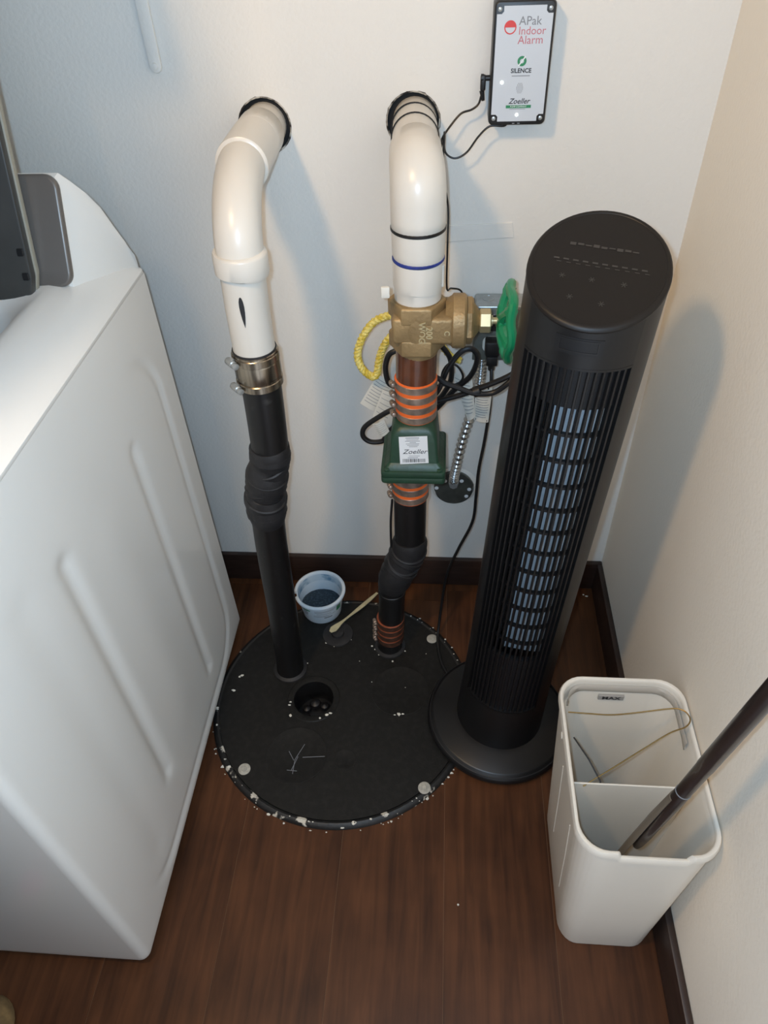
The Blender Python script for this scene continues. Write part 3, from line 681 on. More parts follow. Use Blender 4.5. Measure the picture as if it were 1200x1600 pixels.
nr = 12; ring_me = None
for k in range(nr+1):
    z = O0+(O1-O0)*k/nr
    if ring_me is None:
        o = fmk('grille_ring', curved(-HALF, HALF, -.002, .002, RB-.012, RB-.0065, 20), M_fan); ring_me = o.data
    else:
        o = bpy.data.objects.new('grille_ring', ring_me); link_obj(o, fan, True)
    o.location = (0, 0, z)
# inside: dark housing, pale panel imitating light behind the grille, blower wheel
fmk('inner_housing', join(lathe([(RB-.014, Z0), (RB-.014, Z1)], seg=40, cap=False, a0=HALF, a1=2*PI-HALF), lathe([(RB-.013, Z0-.002), (0, Z0-.001)], seg=40, cap=False), lathe([(RB-.013, Z1), (0, Z1+.001)], seg=40, cap=False)), M_fandark)
def glow_panel():
    L_ = []
    arc = ((.98, .066), (.80, .062), (.60, .057), (.40, .053), (.20, .051), (0, .051), (-.18, .053), (-.34, .057))
    for a, r in arc: L_.append([fp(a, r, O0+.004), fp(a, r, O1-.004)])
    L2 = [[fp(a, r-.0015, O0+.004), fp(a, r-.0015, O1-.004)] for a, r in arc[::-1]]
    return loft([sum(L_, [])[0::2]+sum(L2, [])[0::2], sum(L_, [])[1::2]+sum(L2, [])[1::2]], True, True)
fmk('painted_glow', glow_panel(), M_fanglow, smooth=50)
for a, w_ in ((-.27, .0050), (-.13, .0022), (.0, .0048), (.13, .0018), (.25, .0038), (.40, .0016), (.55, .0026)):
    fmk('air_vane', xf(box(-w_/2, w_/2, -.0595, -.0580, O0+.006, O1-.006), Matrix.Rotation(a, 4, 'Z')), M_fandark, smooth=0)
imp = fmk('blower_wheel', lathe([(.005, O0), (.005, O1)], (-.012, .004, 0), seg=12), M_fandark)
disc_me = None
for z in [O0+.01+.044*k for k in range(12) if O0+.01+.044*k < O1]:
    if disc_me is None:
        o = fmk('blower_disc', lathe([(.028, -.0012), (.028, .0012)], (-.012, .004, 0), seg=24), M_fandark, imp); disc_me = o.data
    else:
        o = bpy.data.objects.new('blower_disc', disc_me); link_obj(o, imp, True)
    o.location = (0, 0, z)
for k in range(14):
    a = 2*PI*k/14
    fmk('blower_blade', xf(box(-.0012, .0012, -.0275, -.019, O0, O1), Matrix.Translation((-.012, .004, 0)) @ Matrix.Rotation(a, 4, 'Z') @ Matrix.Rotation(0, 4, 'Z')), M_blackplastic, imp, smooth=0)

# ================================================================= ALARM BOX
alarm = thing('alarm_box', 'black indoor alarm box with white printed face, high on the wall', 'alarm', (.094, 0, .99))
AX0, AX1, AZ0, AZ1, AY = .056, .1325, .989, 1.131, -.036
case = mk('alarm_case', bev(loft([[(x, y, z) for x, z in rrect(AX0-e, AX1+e, AZ0-e, AZ1+e, .006, 4)] for y, e in ((-.001, 0), (-.032, 0), (AY, -.001))], True, True), .0015, 2), M_blackplastic, alarm)
mk('mounting_flange', bev(box(AX0+.003, AX1-.003, -.004, -.0005, AZ1-.002, AZ1+.02), .001, 1), M_blackplastic, alarm)
ax, az = (AX0+AX1)/2, (AZ0+AZ1)/2
Ma = basis((ax, AY-.0001, az), (1, 0, 0), (0, 0, 1))
fw, fh = .0348, .0655
def face_poly():
    # rectangle with scooped corners round the screws
    n = .0085; P = []
    for sx, sy in ((1, 1), (-1, 1), (-1, -1), (1, -1)):
        pts = [(sx*(fw-n), sy*fh), (sx*(fw-n), sy*(fh-n*.7)), (sx*(fw-n*.7), sy*(fh-n)), (sx*fw, sy*(fh-n))]
        if sx*sy > 0: pts = pts[::-1]
        P += pts
    return P
face = mk('alarm_face', prism(face_poly(), Ma, .0006), M_face, alarm, smooth=0)
for sx in (-1, 1):
    for sy in (-1, 1):
        s_ = mk('face_screw', lathe([(.0028, 0), (.0026, .0008), (.001, .0014), (0, .0014)], Ma @ Vector((sx*(fw-.0035), sy*(fh-.0035), 0)), (0, -1, 0), 14), M_galv, alarm)
def A(x, y): return Ma @ Matrix.Translation((x, y, .0007))
text('face_lettering', 'APak', .0135, A(-.0068, .0490), M_greyink, face, bold=.00002, align='LEFT')
text('face_lettering', 'Indoor', .0125, A(-.0068, .0385), M_pinkprint, face, align='LEFT')
text('face_lettering', 'Alarm', .0130, A(-.0068, .0285), M_pinkprint, face, align='LEFT')
mk('red_emblem', lathe([(.0076, 0), (.0076, .0002), (.0062, .0002)], Ma @ Vector((-.0172, .0428, .0006)), (0, -1, 0), 32, cap=False), M_red, face)
mk('red_emblem', loft([[tuple(A(-.0172+.0063*math.cos(t), .0428+.0063*math.sin(t)) @ Vector((0, 0, q))) for t in [PI*k/12 for k in range(13)]] for q in (0, .0002)], True, True), M_red, face)
# silence button mark: green disc with pale slash
mk('silence_emblem', lathe([(.0058, 0), (.0058, .0002), (.0026, .0002)], Ma @ Vector((.0008, .0055, .0006)), (0, -1, 0), 28, cap=False), M_greenprint, face)
mk('silence_slash', xf(box(-.0068, .0068, -.0008, .0008, 0, .0004), A(.0008, .0055) @ Matrix.Rotation(math.radians(52), 4, 'Z')), M_label, face, smooth=0)
text('face_lettering', 'SILENCE', .0072, A(.0006, -.0055), M_ink, face, sx=1.0, bold=.00018)
mk('printed_lines', bars(A(0, 0), [(-.011, .0125, -.0112, .0009), (-.011, .010, -.0505, .0005)]), M_greyink, face, smooth=0)
dots = []
for iy in range(-4, 5):
    nn = 5-abs(iy)//2
    for ix in range(nn):
        dots.append(lathe([(.00052, 0), (.00052, .0002)], Ma @ Vector((.0006+(ix-(nn-1)/2)*.0019, -.0255+iy*.0014, .0006)), (0, -1, 0), 6))
mk('sounder_holes', join(*dots), M_greyink, face, smooth=0)
text('face_lettering', 'Zoeller', .0092, A(.001, -.0412), M_ink, face, shear=.35, sx=1.0, bold=.0001)
gb = mk('green_strip', xf(box(-.0158, .0175, -.0018, .0018, 0, .0002), A(0, -.0475)), M_greenprint, face, smooth=0)
text('strip_lettering', 'PUMP COMPANY', .0030, Ma @ Matrix.Translation((.0008, -.0475, .0010)), M_label, face, sx=.95)
for lx, ly in ((-.0232, -.0185), (-.0005, -.0575)):
    mk('indicator_led', lathe([(.0021, 0), (.0019, .0008), (.0008, .0014), (0, .0014)], Ma @ Vector((lx, ly, .0006)), (0, -1, 0), 14), M_led, alarm)
mk('case_print', bars(basis((ax, AY-.0008, AZ0+.003), (1, 0, 0), (0, 0, 1)), [(-.006, -.0025, 0, .0012), (.001, .0045, 0, .0012)]), M_greyink, case, smooth=0)

sens = thing('alarm_cable', 'thin black cable with angled plug, looping from the alarm box to the right pipe', 'cable', (.05, -.02, 1.04))
mk('angled_plug', join(lathe([(.0035, .056), (.0035, .048), (.005, .0475), (.005, .044)], (0, -.018, 1.043), (1, 0, 0), 12), bev(box(.0435, .0505, -.0225, -.0135, 1.028, 1.047), .002, 2), lathe([(.0035, 0), (.0022, -.012)], (.046, -.019, 1.028), (-.2, 0, 1), 10)), M_blackplastic, sens)
mk('cable', tube(cr([(.0455, -.019, 1.022), (.042, -.02, 1.012), (.033, -.022, 1.006), (.019, -.024, 1.002), (.006, -.027, .989), (-.006, -.030, .973), (-.0065, -.045, .969), (-.012, -.05, .955)], 6), .0014, 8), M_cable, sens)
s2 = thing('sensor_cable', 'thin black cable drooping from under the alarm box and down behind the right elbow', 'cable', (.08, -.02, .99))
mk('cable', tube(cr([(.084, -.018, .989), (.078, -.028, .9865), (.059, -.03, .987), (.044, -.03, .974), (.029, -.03, .954), (.013, -.03, .946), (0, -.03, .952), (-.004, -.03, .966), (-.0035, -.036, .978), (-.003, -.06, .985), (-.004, -.093, .945), (.004, -.10, .905), (.0045, -.12, .86), (.005, -.11, .79), (.012, -.085, .776), (.027, -.067, .763), (.037, -.06, .737), (.05, -.05, .73)], 6), .0014, 8), M_cable, s2)

# ================================================================= OUTLET BOX, CONDUIT
outlet = thing('outlet_box', 'galvanised square outlet box mounted behind the green handwheel', 'outlet', (.102, 0, .63))
OX0, OX1, OZ0, OZ1 = .052, .150, .630, .726
ob = mk('metal_box', bev(box(OX0, OX1, -.046, -.0005, OZ0, OZ1), .004, 3), M_galv, outlet)
mk('knockout', lathe([(.010, .0), (.010, .0006), (.0088, .0006), (.0086, .0002), (0, .0002)], (.074, -.02, OZ1), (0, 0, 1), 24), M_galv, ob)
cv_ = mk('cover_plate', bev(box(OX0-.001, OX1+.001, -.0505, -.046, OZ0-.002, OZ1-.003), .0018, 2), M_galvd, outlet)
for zc in (.6595, .6985):
    rc = mk('receptacle', bev(prism(rrect(-.0165, .0165, -.0145, .0145, .010, 5), basis((.0835, -.0503, zc), (1, 0, 0), (0, 0, 1)), .0022), .0006, 1), M_paper if zc < .67 else M_blackplastic, outlet)
for sx, sz in ((.0605, .6375), (.064, .7115), (.083, .711), (.142, .637)):
    mk('cover_screw', lathe([(.0032, 0), (.003, .0012), (0, .002)], (sx, -.0505, sz), (0, -1, 0), 12), M_ink if sz < .65 else M_galv, outlet)
cord = thing('fan_power_cord', 'black power cord plugged into the outlet box, hanging down to the fan', 'cord', (.083, -.06, .66))
mk('plug', join(bev(box(.0705, .0945, -.0765, -.0528, .650, .676), .003, 2), bev(box(.0735, .0920, -.0795, -.058, .634, .651), .002, 2), lathe([(.0065, .636), (.0055, .622), (.0035, .620)], (.083, -.069, 0), seg=12)), M_blackplastic, cord)
mk('cable', tube(cr([(.083, -.069, .63), (.084, -.081, .605), (.084, -.087, .553), (.079, -.093, .487), (.072, -.099, .425), (.070, -.106, .367), (.066, -.112, .305), (.041, -.118, .233), (.021, -.124, .168), (.011, -.137, .085), (.006, -.155, .03), (.004, -.179, .014), (.011, -.232, .013), (.028, -.268, .0125), (.045, -.29, .015)], 7), .0030, 10), M_cable, cord)

cond = thing('metal_conduit', 'ribbed silver flexible conduit running from the outlet box to the round cover', 'conduit', (.03, -.03, .33))
path = cr([(.069, -.030, .632), (.0685, -.034, .60), (.067, -.034, .570), (.061, -.033, .528), (.053, -.032, .492), (.042, -.032, .439), (.034, -.031, .383), (.0295, -.030, .350), (.029, -.029, .335)], 40)
nrib = 36
def ribbed():
    tot = len(path)-1; P, R = [], []
    for i, p in enumerate(path):
        t = i/tot*nrib*2*PI; P.append(p); R.append(.0086+.0018*math.sin(t))
    return tube(P, R, 16)
mk('flexible_tube', ribbed(), M_conduit, cond, smooth=60)
mk('conduit_strap', bev(prism([(-.010, .012), (-.010, -.006), (-.007, -.018), (0, -.0215), (.007, -.018), (.010, -.006), (.010, .012)], basis((.029, -.0255, .335), (1, 0, 0), (0, 0, 1)), .003), .001, 1), M_galv, cond)
cvr = thing('junction_cover', 'round steel junction cover low on the wall at the conduit foot', 'cover plate', (.029, 0, .306))
def blob(r, n=48):
    return [((r*(1-.05*(math.sin(1.5*t+.6)**8)))*math.cos(t), (r*(1-.06*(math.sin(1.5*t+.6)**8)))*math.sin(t)) for t in [2*PI*k/n for k in range(n)]]
cp_ = mk('round_plate', bev(prism([(-0.0395, 0.0091), (-0.0381, 0.0192), (-0.0334, 0.0293), (-0.0255, 0.0401), (-0.0161, 0.0445), (-0.0055, 0.0457), (0.0051, 0.046), (0.0152, 0.0439), (0.0223, 0.0384), (0.03, 0.0309), (0.0363, 0.0225), (0.0391, 0.0154), (0.0392, 0.0054), (0.0365, -0.0049), (0.031, -0.016), (0.0239, -0.0274), (0.0165, -0.0336), (0.0067, -0.0368), (-0.0043, -0.0357), (-0.0154, -0.0345), (-0.0237, -0.0287), (-0.0266, -0.0213), (-0.0333, -0.0126), (-0.0383, -0.0025)][::-1], basis((.029, -.018, .306), (1, 0, 0), (0, 0, 1)), .004), .001, 1), mat('dark_zinc_plate', (66, 66, 60), .45, var=.25, vscale=60), cvr, smooth=30)
mk('box_rim', lathe([(.038, -.018), (.041, 0)], (.030, 0, .303), (0, 1, 0), 40, cap=False), M_galvd, cvr)
mk('broken_plaster_edge', lathe([(.040, .0), (.0405, -.006), (.046, -.0015), (.048, 0)], (.031, -.001, .300), (0, 1, 0), 40, cap=False), M_wall, cvr)
for sx, sz in ((-.005, .311), (.061, .309), (.056, .290), (.012, .330), (.045, .331)):
    mk('plate_screw', lathe([(.0042, 0), (.0038, .0012), (0, .0018)], (sx, -.022, sz), (0, -1, 0), 12), M_label, cvr)

# ================================================================= PUMP CORDS, TAGS, ROPE
pc = thing('pump_cord', 'thick black pump cord coiled in loops behind the right pipe', 'cord', (-.03, -.14, .56))
def cab(pts, r=.0044): return mk('cable', tube(cr(pts, 7), r, 10), M_cable, pc)
cab([(-.05, -.135, .59), (-.02, -.14, .612), (-.005, -.148, .632), (.010, -.146, .673), (.029, -.143, .70), (.046, -.141, .704), (.055, -.139, .686), (.046, -.137, .653), (.021, -.134, .624), (-.005, -.132, .588), (-.03, -.13, .56), (-.06, -.135, .55)])
cab([(-.04, -.115, .74), (-.011, -.11, .703), (-.001, -.11, .691), (.013, -.11, .668), (.016, -.11, .632), (.006, -.11, .604), (-.01, -.112, .585), (-.04, -.12, .57)])
cab([(-.05, -.15, .62), (-.02, -.15, .611), (-.005, -.154, .616), (.031, -.158, .631), (.056, -.162, .645), (.084, -.166, .661), (.107, -.168, .676), (.13, -.16, .69)])
cab([(-.03, -.15, .665), (-.006, -.158, .662), (.005, -.163, .657), (.026, -.166, .650), (.053, -.171, .643), (.081, -.170, .644), (.104, -.17, .663), (.13, -.16, .685)])
cab([(-.045, -.15, .725), (-.069, -.16, .713), (-.081, -.16, .704), (-.087, -.16, .681), (-.083, -.16, .654), (-.072, -.15, .64), (-.05, -.145, .625)])
cab([(-.05, -.14, .60), (-.080, -.15, .595), (-.104, -.15, .579), (-.127, -.15, .559), (-.131, -.15, .54), (-.119, -.15, .528), (-.098, -.15, .530), (-.090, -.15, .545), (-.072, -.145, .562), (-.05, -.14, .57)])
mk('thin_lead', tube(cr([(-.01, -.14, .62), (-.002, -.14, .637), (.002, -.14, .663), (.012, -.14, .677), (.025, -.14, .672), (.034, -.14, .654), (.027, -.14, .641), (.01, -.14, .637), (-.02, -.14, .636)], 6), .0018, 8), M_cable, pc)
mk('cord_clip', ring((.056, -.1665, .644), .003, .0085, .012, (1, 0, .45), 14, .001), M_cable, pc)

def papertag(name, label, Q, parent=None, rows=9, head=None, curl=.004, ink=True):
    # a paper tag given by its four corners (tl, tr, br, bl), gently curled, with printed lines
    tl, tr, br, bl = [Vector(q) for q in Q]
    nrm = (tr-tl).cross(bl-tl).normalized()
    if nrm.y > 0: nrm = -nrm
    def P(u, v): return tl*(1-u)*(1-v)+tr*u*(1-v)+br*u*v+bl*(1-u)*v+nrm*curl*math.sin(PI*u)
    n = 8; th = nrm*-.0005
    V, F = [], []
    for s in (0, 1):
        for j in range(n+1):
            for i in range(n+1): V.append(P(i/n, j/n)+th*s)
    m = (n+1)**2
    for j in range(n):
        for i in range(n):
            a = j*(n+1)+i; q = (a, a+1, a+n+2, a+n+1); F.append(q); F.append(tuple(x+m for x in q)[::-1])
    t = thing(name, label, 'tag', tuple(bl), group='paper tags on the pump and power cords'); mk('tag_paper', (V, F), M_paper, t)
    pr = []
    rg = random.Random(len(label))
    for k in range(rows):
        v = .10+.82*k/rows; h = .014; u1 = rg.uniform(.7, .92)
        vs = []
        for vv in (v, v+h):
            for i in range(7): vs.append(P(.08+(u1-.08)*i/6, vv)+nrm*.0004)
        fs = [(i, i+1, i+8, i+7) for i in range(6)]
        pr.append((vs, fs))
    mk('printed_lines', join(*pr), M_greyink, t, smooth=0)
    return t, P, nrm
papertag('cord_tag', 'creased white paper tag, upper of those left of the banded coupling', [(-.107, -.085, .622), (-.080, -.085, .605), (-.104, -.092, .545), (-.140, -.09, .565)])
papertag('cord_tag', 'white paper tag hanging partly behind the column of clamp screws', [(-.098, -.105, .604), (-.070, -.105, .596), (-.085, -.112, .529), (-.117, -.11, .553)], rows=5)
papertag('cord_tag', 'small wrapped white tag on the cord loop by the green valve', [(-.113, -.157, .571), (-.093, -.157, .580), (-.085, -.157, .556), (-.101, -.157, .543)], rows=6)
t_, P_, n_ = papertag('cord_tag', 'upright white printed tag below the outlet on the power cord', [(.0575, -.094, .608), (.0860, -.094, .608), (.083, -.096, .532), (.058, -.094, .536)], rows=12)
mk('bold_print', join(*[([P_(u0, v0)+n_*.0005, P_(u1, v0)+n_*.0005, P_(u1, v1)+n_*.0005, P_(u0, v1)+n_*.0005], [(0, 1, 2, 3)]) for u0, u1, v0, v1 in ((.35, .8, .05, .10), (.1, .9, .93, .975))]), M_ink, t_, smooth=0)
papertag('cord_tag', 'slanting white printed tag tucked between black cord and conduit', [(.016, -.10, .638), (.051, -.10, .623), (.060, -.10, .548), (.047, -.10, .538)], rows=10)

def rope_mesh(pts, r=.0066):
    P = cr(pts, 9); out = []
    for ph in (0, 2*PI/3, 4*PI/3):
        Q = []; u = None; s = 0
        for i, p in enumerate(P):
            t = (P[min(i+1, len(P)-1)]-P[max(i-1, 0)]).normalized()
            if u is None: u = frame(t)[0]
            u = (u-t*u.dot(t)).normalized(); w_ = t.cross(u)
            if i: s += (P[i]-P[i-1]).length
            a = ph+s/.02*2*PI; Q.append(p+(u*math.cos(a)+w_*math.sin(a))*r*.48)
        out.append(tube(Q, r*.56, 8))
    return join(*out)
rp = thing('yellow_rope', 'yellow twisted lifting rope looped behind the bronze valve', 'rope', (-.1, -.11, .63))
mk('rope_loop', rope_mesh([(-.03, -.105, .752), (-.066, -.11, .749), (-.079, -.11, .745), (-.106, -.11, .733), (-.127, -.11, .704), (-.136, -.11, .673), (-.130, -.11, .648), (-.115, -.11, .633), (-.106, -.11, .639), (-.102, -.11, .661), (-.095, -.11, .685), (-.08, -.11, .708), (-.05, -.105, .725)]), M_yellow, rp)
mk('rope_tail', rope_mesh([(-.05, -.095, .735), (-.011, -.095, .697), (.001, -.095, .680), (.014, -.097, .664), (.030, -.10, .658)], .0058), M_yellow, rp)

# ================================================================= TUB OF POWDER, STIR STICK
tub = thing('powder_tub', 'small white open tub of blue-black powder standing behind the basin cover', 'tub', (-.257, -.102, 0))
TC = (-.257, -.103, ZL)
mk('tub_wall', lathe([(.036, .0005), (.0415, .001), (.043, .004), (.0515, .0655), (.0505, .0665), (.0490, .0655), (.0405, .006), (0, .005)], TC, seg=48, cap=True), M_tub, tub)
mk('tub_inside_stain', lathe([(.0432, .024), (.0488, .0648)], TC, seg=48, cap=False), M_tubstain, tub)
def rimtear():
    # rolled rim with a torn gap at the left
    a0, a1 = math.radians(205), math.radians(205+345)
    return tube([(TC[0]+.0528*math.cos(a), TC[1]+.0528*math.sin(a), ZL+.0665) for a in [a0+(a1-a0)*k/60 for k in range(61)]], .0040, 8)
mk('tub_rim', rimtear(), M_tub, tub)
mk('tub_skirt', lathe([(.0515, .060), (.0550, .0605), (.0558, .066)], TC, seg=48, cap=False, a0=math.radians(-68), a1=math.radians(262)), M_tub, tub)
def heap():
    rg = random.Random(5); L_ = []
    for k in range(7):
        r = .0452*(1-k/7); L_.append([(TC[0]+r*math.cos(2*PI*i/28), TC[1]+r*math.sin(2*PI*i/28), ZL+.027+.012*(k/7)**.7+.018*(r*math.sin(2*PI*i/28))/.0452*-.45+rg.uniform(-.0006, .0006)) for i in range(28)])
    return loft(L_, False, True)
tag(mk('powder', heap(), M_powder, tub, smooth=60), kind='stuff')
def cup_label(a0, a1, z0, z1, off):
    L_ = []
    for i in range(13):
        a = a0+(a1-a0)*i/12
        L_.append([(TC[0]+(.0432+(.0515-.0432)*(z-.004)/.0615+off)*math.cos(a), TC[1]+(.0432+(.0515-.0432)*(z-.004)/.0615+off)*math.sin(a), ZL+z) for z in (z0, z1)])
    return loft(L_, closed=False) if False else ([p for l in L_ for p in l], [(2*i, 2*i+2, 2*i+3, 2*i+1) for i in range(12)])
D_ = math.radians
mk('printed_lines', join(*[cup_label(D_(a), D_(b), z, z+h, .0006) for a, b, z, h in ((262, 318, .050, .0012), (262, 312, .0465, .0010), (266, 305, .040, .0014), (258, 318, .034, .0010), (258, 300, .0305, .0010), (285, 308, .024, .0035), (225, 242, .045, .004), (226, 243, .038, .004), (227, 240, .031, .004), (322, 334, .048, .005))]), M_greyink, tub, smooth=0)
mk('green_print', join(cup_label(D_(222), D_(250), .048, .052, .0005), cup_label(D_(322), D_(338), .034, .055, .0005)), M_greenprint, tub, smooth=0)

st = thing('stir_stick', 'flat cream stick lying on the cover between tub and right pipe', 'stick', (-.19, -.12, ZL))
def stick():
    a, b = Vector((-.229, -.176, ZL+.0135)), Vector((-.136, -.054, ZL+.003)); d = (b-a); L_ = []; n = Vector((-d.y, d.x, 0)).normalized()
    N = 16
    for i in range(N+1):
        t = i/N; p = a+d*t; hw_ = (.0058*math.exp(-((t-.06)/.13)**2)+.0022+.0022*sstep((t-.35)/.3)-.0016*sstep((t-.8)/.2)); 
        if i == 0: hw_ = .003
        p = p+Vector((0, 0, .001*math.sin(t*7))); L_.append([p-n*hw_, p+n*hw_, p+n*hw_+Vector((0, 0, .0018)), p-n*hw_+Vector((0, 0, .0018))])
    return loft(L_, True, True)
mk('stick_blade', stick(), M_cream, st, smooth=30)

# ================================================================= WASTE BIN WITH WIRE AND POLE
wb = thing('waste_bin', 'off-white rectangular waste bin with divider, against the right wall', 'bin', (.272, -.63, 0))
HB = .362
def brect(t, inset=0., extra=0.):
    # plan of the bin at height fraction t
    x0, x1 = .204+(.184-.204)*t, .342+(.361-.342)*t; y0, y1 = -.750+(-.752+.750)*t, -.525+(-.497+.525)*t
    r = .026+(.036-.026)*t
    e = extra-inset
    return rrect(x0-e, x1+e, y0-e, y1+e, max(.004, r+e), 7)
def notch(x, y, z, on):
    # the rim dips along the middle of the front side
    if not on: return z
    f = sstep((x-.232)/.0035)*sstep((.322-x)/.0035) if y < -.735 else 0
    return z-.0115*f
def refine(loop):
    out = []; n = len(loop)
    for i in range(n):
        a, b = loop[i], loop[(i+1) % n]; d = math.hypot(b[0]-a[0], b[1]-a[1]); k = max(1, int(d/.0022))
        for j in range(k): out.append((a[0]+(b[0]-a[0])*j/k, a[1]+(b[1]-a[1])*j/k))
    return out
def lp_(t, inset=0., extra=0., z=None, nt=True):
    l = refine(brect(1, 0, 0)); tgt = []
    # remap the refined top loop onto the loop at t so that all rings share a count
    X0, X1, Y0, Y1 = .184, .361, -.752, -.497
    q = brect(t, inset, extra); qx0, qx1 = min(p[0] for p in q), max(p[0] for p in q); qy0, qy1 = min(p[1] for p in q), max(p[1] for p in q)
    zz = HB*t if z is None else z
    for x, y in l:
        nx = qx0+(x-X0)/(X1-X0)*(qx1-qx0); ny = qy0+(y-Y0)/(Y1-Y0)*(qy1-qy0)
        tgt.append((nx, ny, notch(x, y, zz, nt and t > .9)))
    return tgt
shell_loops = [lp_(0, .006, 0, .000), lp_(0, .001, 0, .0015), lp_(.02), lp_(.3), lp_(.6), lp_(.9), lp_(.935), lp_(.985), lp_(1, .0015, 0, HB-.002), lp_(1, .0035, 0, HB-.006), lp_(.935, .004, 0), lp_(.9, .005, 0), lp_(.6, .005, 0), lp_(.3, .005, 0), lp_(.02, .005, 0, .008)]
mk('bin_body', loft(shell_loops, True, True), M_bin, wb, smooth=45)
mk('bin_rim', loft([lp_(1, 0, -.001, HB-.014), lp_(1, 0, .0022, HB-.0135), lp_(1, 0, .0025, HB-.004), lp_(1, 0, .0010, HB+.0002), lp_(1, .002, 0, HB+.0004), lp_(1, .0035, 0, HB-.0015), lp_(1, .0038, 0, HB-.008)]), M_bin, wb, smooth=60)
mk('inner_band', loft([lp_(.99, .0046, 0, HB-.012, False), lp_(.98, .0062, 0, HB-.016, False), lp_(.96, .0072, 0, HB-.036, False), lp_(.95, .0055, 0, HB-.040, False)]), M_binrough, wb, smooth=45) if False else None
def band():
    # step moulded round the back and part of the right side
    P = [(.196, -.56), (.1955, -.528)]+[(.223+.0272*math.cos(t), -.5295+.0272*math.sin(t)) for t in [PI-PI/2*k/6 for k in range(7)]]+[(.323, -.5025)]+[(.3235+.029*math.cos(t), -.5315+.029*math.sin(t)) for t in [PI/2-PI/2*k/6 for k in range(7)]]+[(.3525, -.575), (.3525, -.592)]
    P = P[1:]
    return P
bp = band(); bm_in = [(x+(.272-x)*.022, y+(-.63-y)*.022) for x, y in bp]
bV = [(x, y, HB-.010) for x, y in bp]+[(x, y, HB-.013) for x, y in bm_in]+[(x, y, HB-.024-(.004 if i == len(bp)-1 else 0)) for i, (x, y) in enumerate(bm_in)]+[(x, y, HB-.028) for x, y in bp]
nbp = len(bp)
mk('rim_step', (bV, [(k*nbp+i, k*nbp+i+1, (k+1)*nbp+i+1, (k+1)*nbp+i) for k in range(3) for i in range(nbp-1)]), M_binrough, wb, smooth=45)
mk('divider', bev(loft([[(.2075, y, .010), (.3385, y, .010), (.3545, y, .331), (.1905, y, .331)] for y in (-.648, -.6455)], True, True), .001, 1), M_bin, wb, smooth=30)
mk('max_plate', bev(box(.2465, .2845, -.5083, -.5045, .3205, .3315), .0006, 1), mat('grey_max_plate', (158, 154, 148), .5), wb, smooth=0)
text('max_lettering', 'MAX', .0098, basis((.2655, -.5086, .326), (1, 0, 0), (0, 0, 1)), M_ink, wb, sx=1.3, bold=.0002)
for y_ in (-.697, -.612):
    mk('side_rib', tube([(.2042-.020*z/HB, y_+(.004 if z > .29 else 0), z) for z in (.09, .15, .2, .3)], .0012, 8), M_bin, wb)
for xx, yy in ((.1815, -.585), (.3625, -.632)):
    mk('rim_pin', lathe([(.0055, 0), (.005, .001), (0, .0016)], (xx, yy, HB-.016), (-1 if xx < .25 else -1, 0, 0), 14), M_bin, wb)

wr = thing('wire_hanger', 'bent brass-coloured wire resting across the waste bin rim', 'wire', (.27, -.59, .34))
mk('wire', tube(cr([(.194, -.549, .349), (.222, -.5515, .3515), (.252, -.553, .353), (.282, -.551, .356), (.330, -.549, .368), (.346, -.551, .372), (.3545, -.558, .373), (.3565, -.5685, .372), (.348, -.578, .370), (.326, -.586, .366), (.290, -.604, .352), (.250, -.626, .340), (.215, -.645, .330), (.206, -.650, .327)], 7), .0010, 8), M_wire, wr)
mk('wire_leg', tube([(.1985, -.587, .345), (.2145, -.6205, .347), (.2300, -.6435, .330), (.236, -.6445, .25), (.24, -.64, .1)], .0012, 8), M_ink, wr)
pole = thing('broom_pole', 'dark brown pole standing in the waste bin, leaning on the right wall', 'pole', (.24, -.70, .01))
pa, pb = Vector((.2335, -.7135, .030)), Vector((.341, -.7715, 1.17))
pd = (pb-pa)
def pat(t): return pa+pd*t
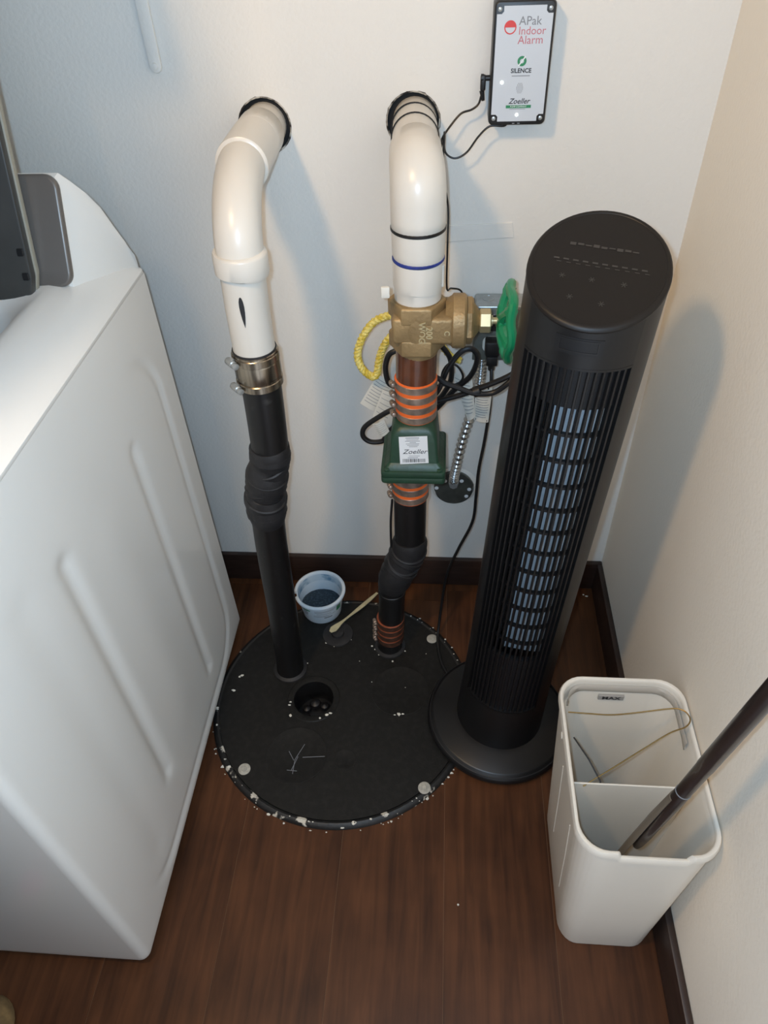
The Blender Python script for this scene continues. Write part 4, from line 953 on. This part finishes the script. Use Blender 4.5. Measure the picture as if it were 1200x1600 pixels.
mk('pole_tube', tube([pat(t) for t in (.262, .266, .275, .30, .36, .415, .416, .47, .471, .7, 1)], [.002, .0045, .0062, .0074, .0082, .0088, .0085, .0088, .0092, .0096, .0098], 24), M_pole, pole)
mk('pole_ring', tube([pat(.4145), pat(.4158)], [.0090, .0090], 24), M_greyink, pole)
def channel():
    # open channel hugging the left of the pole's lower end
    d = pd.normalized(); u = Vector((-.75, .66, 0)); u = (u-d*u.dot(d)).normalized(); w_ = d.cross(u); L_ = []
    for t, r in ((.02, .0125), (.26, .0125), (.34, .0118), (.40, .0095)):
        o = [pat(t)+(u*math.cos(a)+w_*math.sin(a))*r for a in [(-1.15+2.3*k/16) for k in range(17)]]
        i = [pat(t)+(u*math.cos(a)+w_*math.sin(a))*(r-.0012) for a in [(1.15-2.3*k/16) for k in range(17)]]
        L_.append(o+i)
    return loft(L_, True, True)
mk('pole_channel', channel(), mat('grey_brown_sleeve', (104, 94, 82), .4), pole)

# ================================================================= SMALL ODDMENTS
tag(mk('paint_flake', loft([[(.349, -.030, .0005), (.356, -.034, .0005), (.358, -.026, .0005), (.352, -.022, .0005)], [(.350, -.030, .003), (.355, -.032, .004), (.356, -.027, .003), (.352, -.024, .004)]], True, True), M_chip, smooth=0) if False else mk('paint_flake', join(chip(.3405, -.034, .0002, .004), chip(.334, -.030, .0002, .0025)), M_chip, smooth=0), 'white paint flake on the floor in the back right corner', 'paint flake')
tag(mk('paint_flake', chip(.046, -.703, .0002, .0022), M_chip, smooth=0), 'tiny white flake on the open floor in front of the basin', 'paint flake')
sl = thing('slipper', 'pink and tan cloth slipper toe at the bottom left corner', 'slipper', (-.68, -.915, 0))
mk('slipper_upper', xf(lathe([(.040, .001), (.044, .010), (.042, .026), (.034, .040), (.018, .047), (0, .049)], seg=28), Matrix.Translation((-.660, -.925, 0)) @ Matrix.Diagonal((1, 1.15, .8, 1))), M_tan, sl)
mk('slipper_patch', xf(lathe([(.024, .0), (.022, .006), (.012, .010), (0, .011)], seg=24), Matrix.Translation((-.655, -.932, .032))), M_pink, sl)
